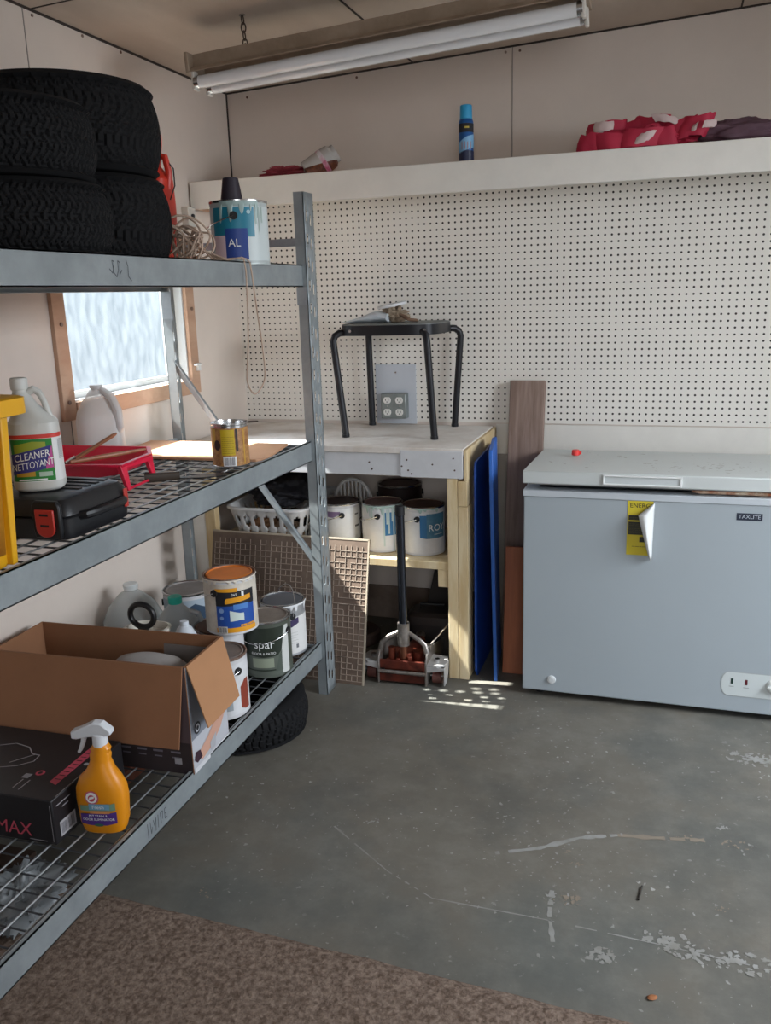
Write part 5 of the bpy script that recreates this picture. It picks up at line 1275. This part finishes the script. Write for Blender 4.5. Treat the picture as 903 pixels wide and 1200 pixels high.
crumple('red_core', (.16, .045, .04), M_pr, 3.3, (-.0, 0, .034), None, None, .35, 4, 40, parent=t)
crumple('cloth_bundle', (.14, .06, .045), mat('plum_cloth', '#5f4450', .75, var=.15, vscale=20), 8, (2.065, -.29, SZ1+.034), 'folded dull plum cloth bundle on the wall shelf beside red ribbons', 'cloth', .18, 2.2, 40)
crumple('red_cloth', (.07, .05, .05), mat('crimson_cloth2', '#a82a48', .7), 18, (2.27, -.30, SZ1+.038), 'crumpled crimson cloth at the right end of the wall shelf', 'cloth', .5, 3, 30)
crumple('red_rag', (.085, .035, .022), mat('dull_red_cloth', '#9c3a44', .8), 25, (.395, -.32, SZ1+.0165), 'small dull red rag on the left of the wall shelf', 'rag', .6, 3.5, 30)
# cable box on the left wall by the window
t = thing('wall_switch', 'small pale switch box on the left wall beside the window top', 'switch', (0.001, -.425, 1.80))
B('box', mat('ivory_box', '#c9c4bb', .5), t, .003, (0, .03, -.03, .03, -.045, .045))
MB().cyl((.03, 0, .01), (.037, 0, .01), .008, 10).build('knob', M_dark, t)
# wall screws
mb = MB()
for p in ((0, -1.23, 2.329), (0, -.989, 2.331), (0, -.776, 2.331)): mb.cyl(p, (p[0]+.003, p[1], p[2]), .005, 8)
for x, z in ((.10, 2.32), (1.215, 2.38), (1.27, 2.38), (.6, 2.35)): mb.cyl((x, 0, z), (x, -.003, z), .005, 8)
struct(mb.build('trim_6', M_rust))

# ------------------------------------------------------------------ light
wd = bpy.data.worlds.new('world'); sc.world = wd; wd.use_nodes = True
nt = wd.node_tree; bg = nt.nodes['Background']
tcw = nt.nodes.new('ShaderNodeTexCoord'); sw_ = nt.nodes.new('ShaderNodeSeparateXYZ'); nt.links.new(tcw.outputs['Generated'], sw_.inputs[0])
rw = nt.nodes.new('ShaderNodeValToRGB'); e = rw.color_ramp.elements; e[0].position = .0; e[0].color = (.92, .96, 1, 1); e[1].position = .6; e[1].color = (.50, .70, 1, 1)
nt.links.new(sw_.outputs['Z'], rw.inputs[0]); nt.links.new(rw.outputs[0], bg.inputs[0]); bg.inputs[1].default_value = .95
def sun(d, s, ang=.6, col=(1, .95, .86)):
    l = bpy.data.lights.new('sun', 'SUN'); l.energy = s; l.angle = R(ang); l.color = col
    o = bpy.data.objects.new('sun', l); COL.objects.link(o); o.rotation_euler = Vector(d).to_track_quat('-Z', 'Y').to_euler(); return o
sun((1, .12, -1.15), 30)
def area(loc, rot, sx, sy, p, col, name='daylight_fill'):
    l = bpy.data.lights.new(name, 'AREA'); l.shape = 'RECTANGLE'; l.size = sx; l.size_y = sy; l.energy = p; l.color = col
    o = bpy.data.objects.new(name, l); COL.objects.link(o); o.location = loc; o.rotation_euler = rot; return o
# daylight entering the door opening on the right and the window on the left
area((RX+1.1, -1.75, 2.4), (Vector((-2.4, .3, -1.55))).to_track_quat('-Z', 'Y').to_euler(), 1.8, 1.8, 200, (.86, .93, 1))
area((-1.5, -.9, 3.0), Vector((1.5, 0, -1.55)).to_track_quat('-Z', 'Y').to_euler(), 1.6, 1.6, 160, (.92, .96, 1))
area((2.35, RY-.9, 2.0), Vector((-.25, 1, -.28)).to_track_quat('-Z', 'Y').to_euler(), 1.3, 1.6, 46, (.93, .96, 1))  # added fill from the rear to brighten bench and freezer fronts, no known source
sc.view_settings.view_transform = 'Standard'; sc.view_settings.look = 'None'; sc.view_settings.gamma = 1; sc.view_settings.use_curve_mapping = False
sc.view_settings.exposure = .2

for o in list(COL.objects):
    if o.parent or 'label' not in o: continue
    if o.name.startswith('paint_can'):
        o['group'] = 'paint cans on the bench shelf' if o.location.y > -.6 else 'paint cans on the rack'
    if o.name.startswith('tyre') and o.location.z > 1: o['group'] = 'tyres stacked on the top rack shelf'
    if o.name.startswith('blue_panel'): o['group'] = 'blue panels beside the bench'
    if o.name.startswith('rag') : o['group'] = 'rags in the laundry basket'
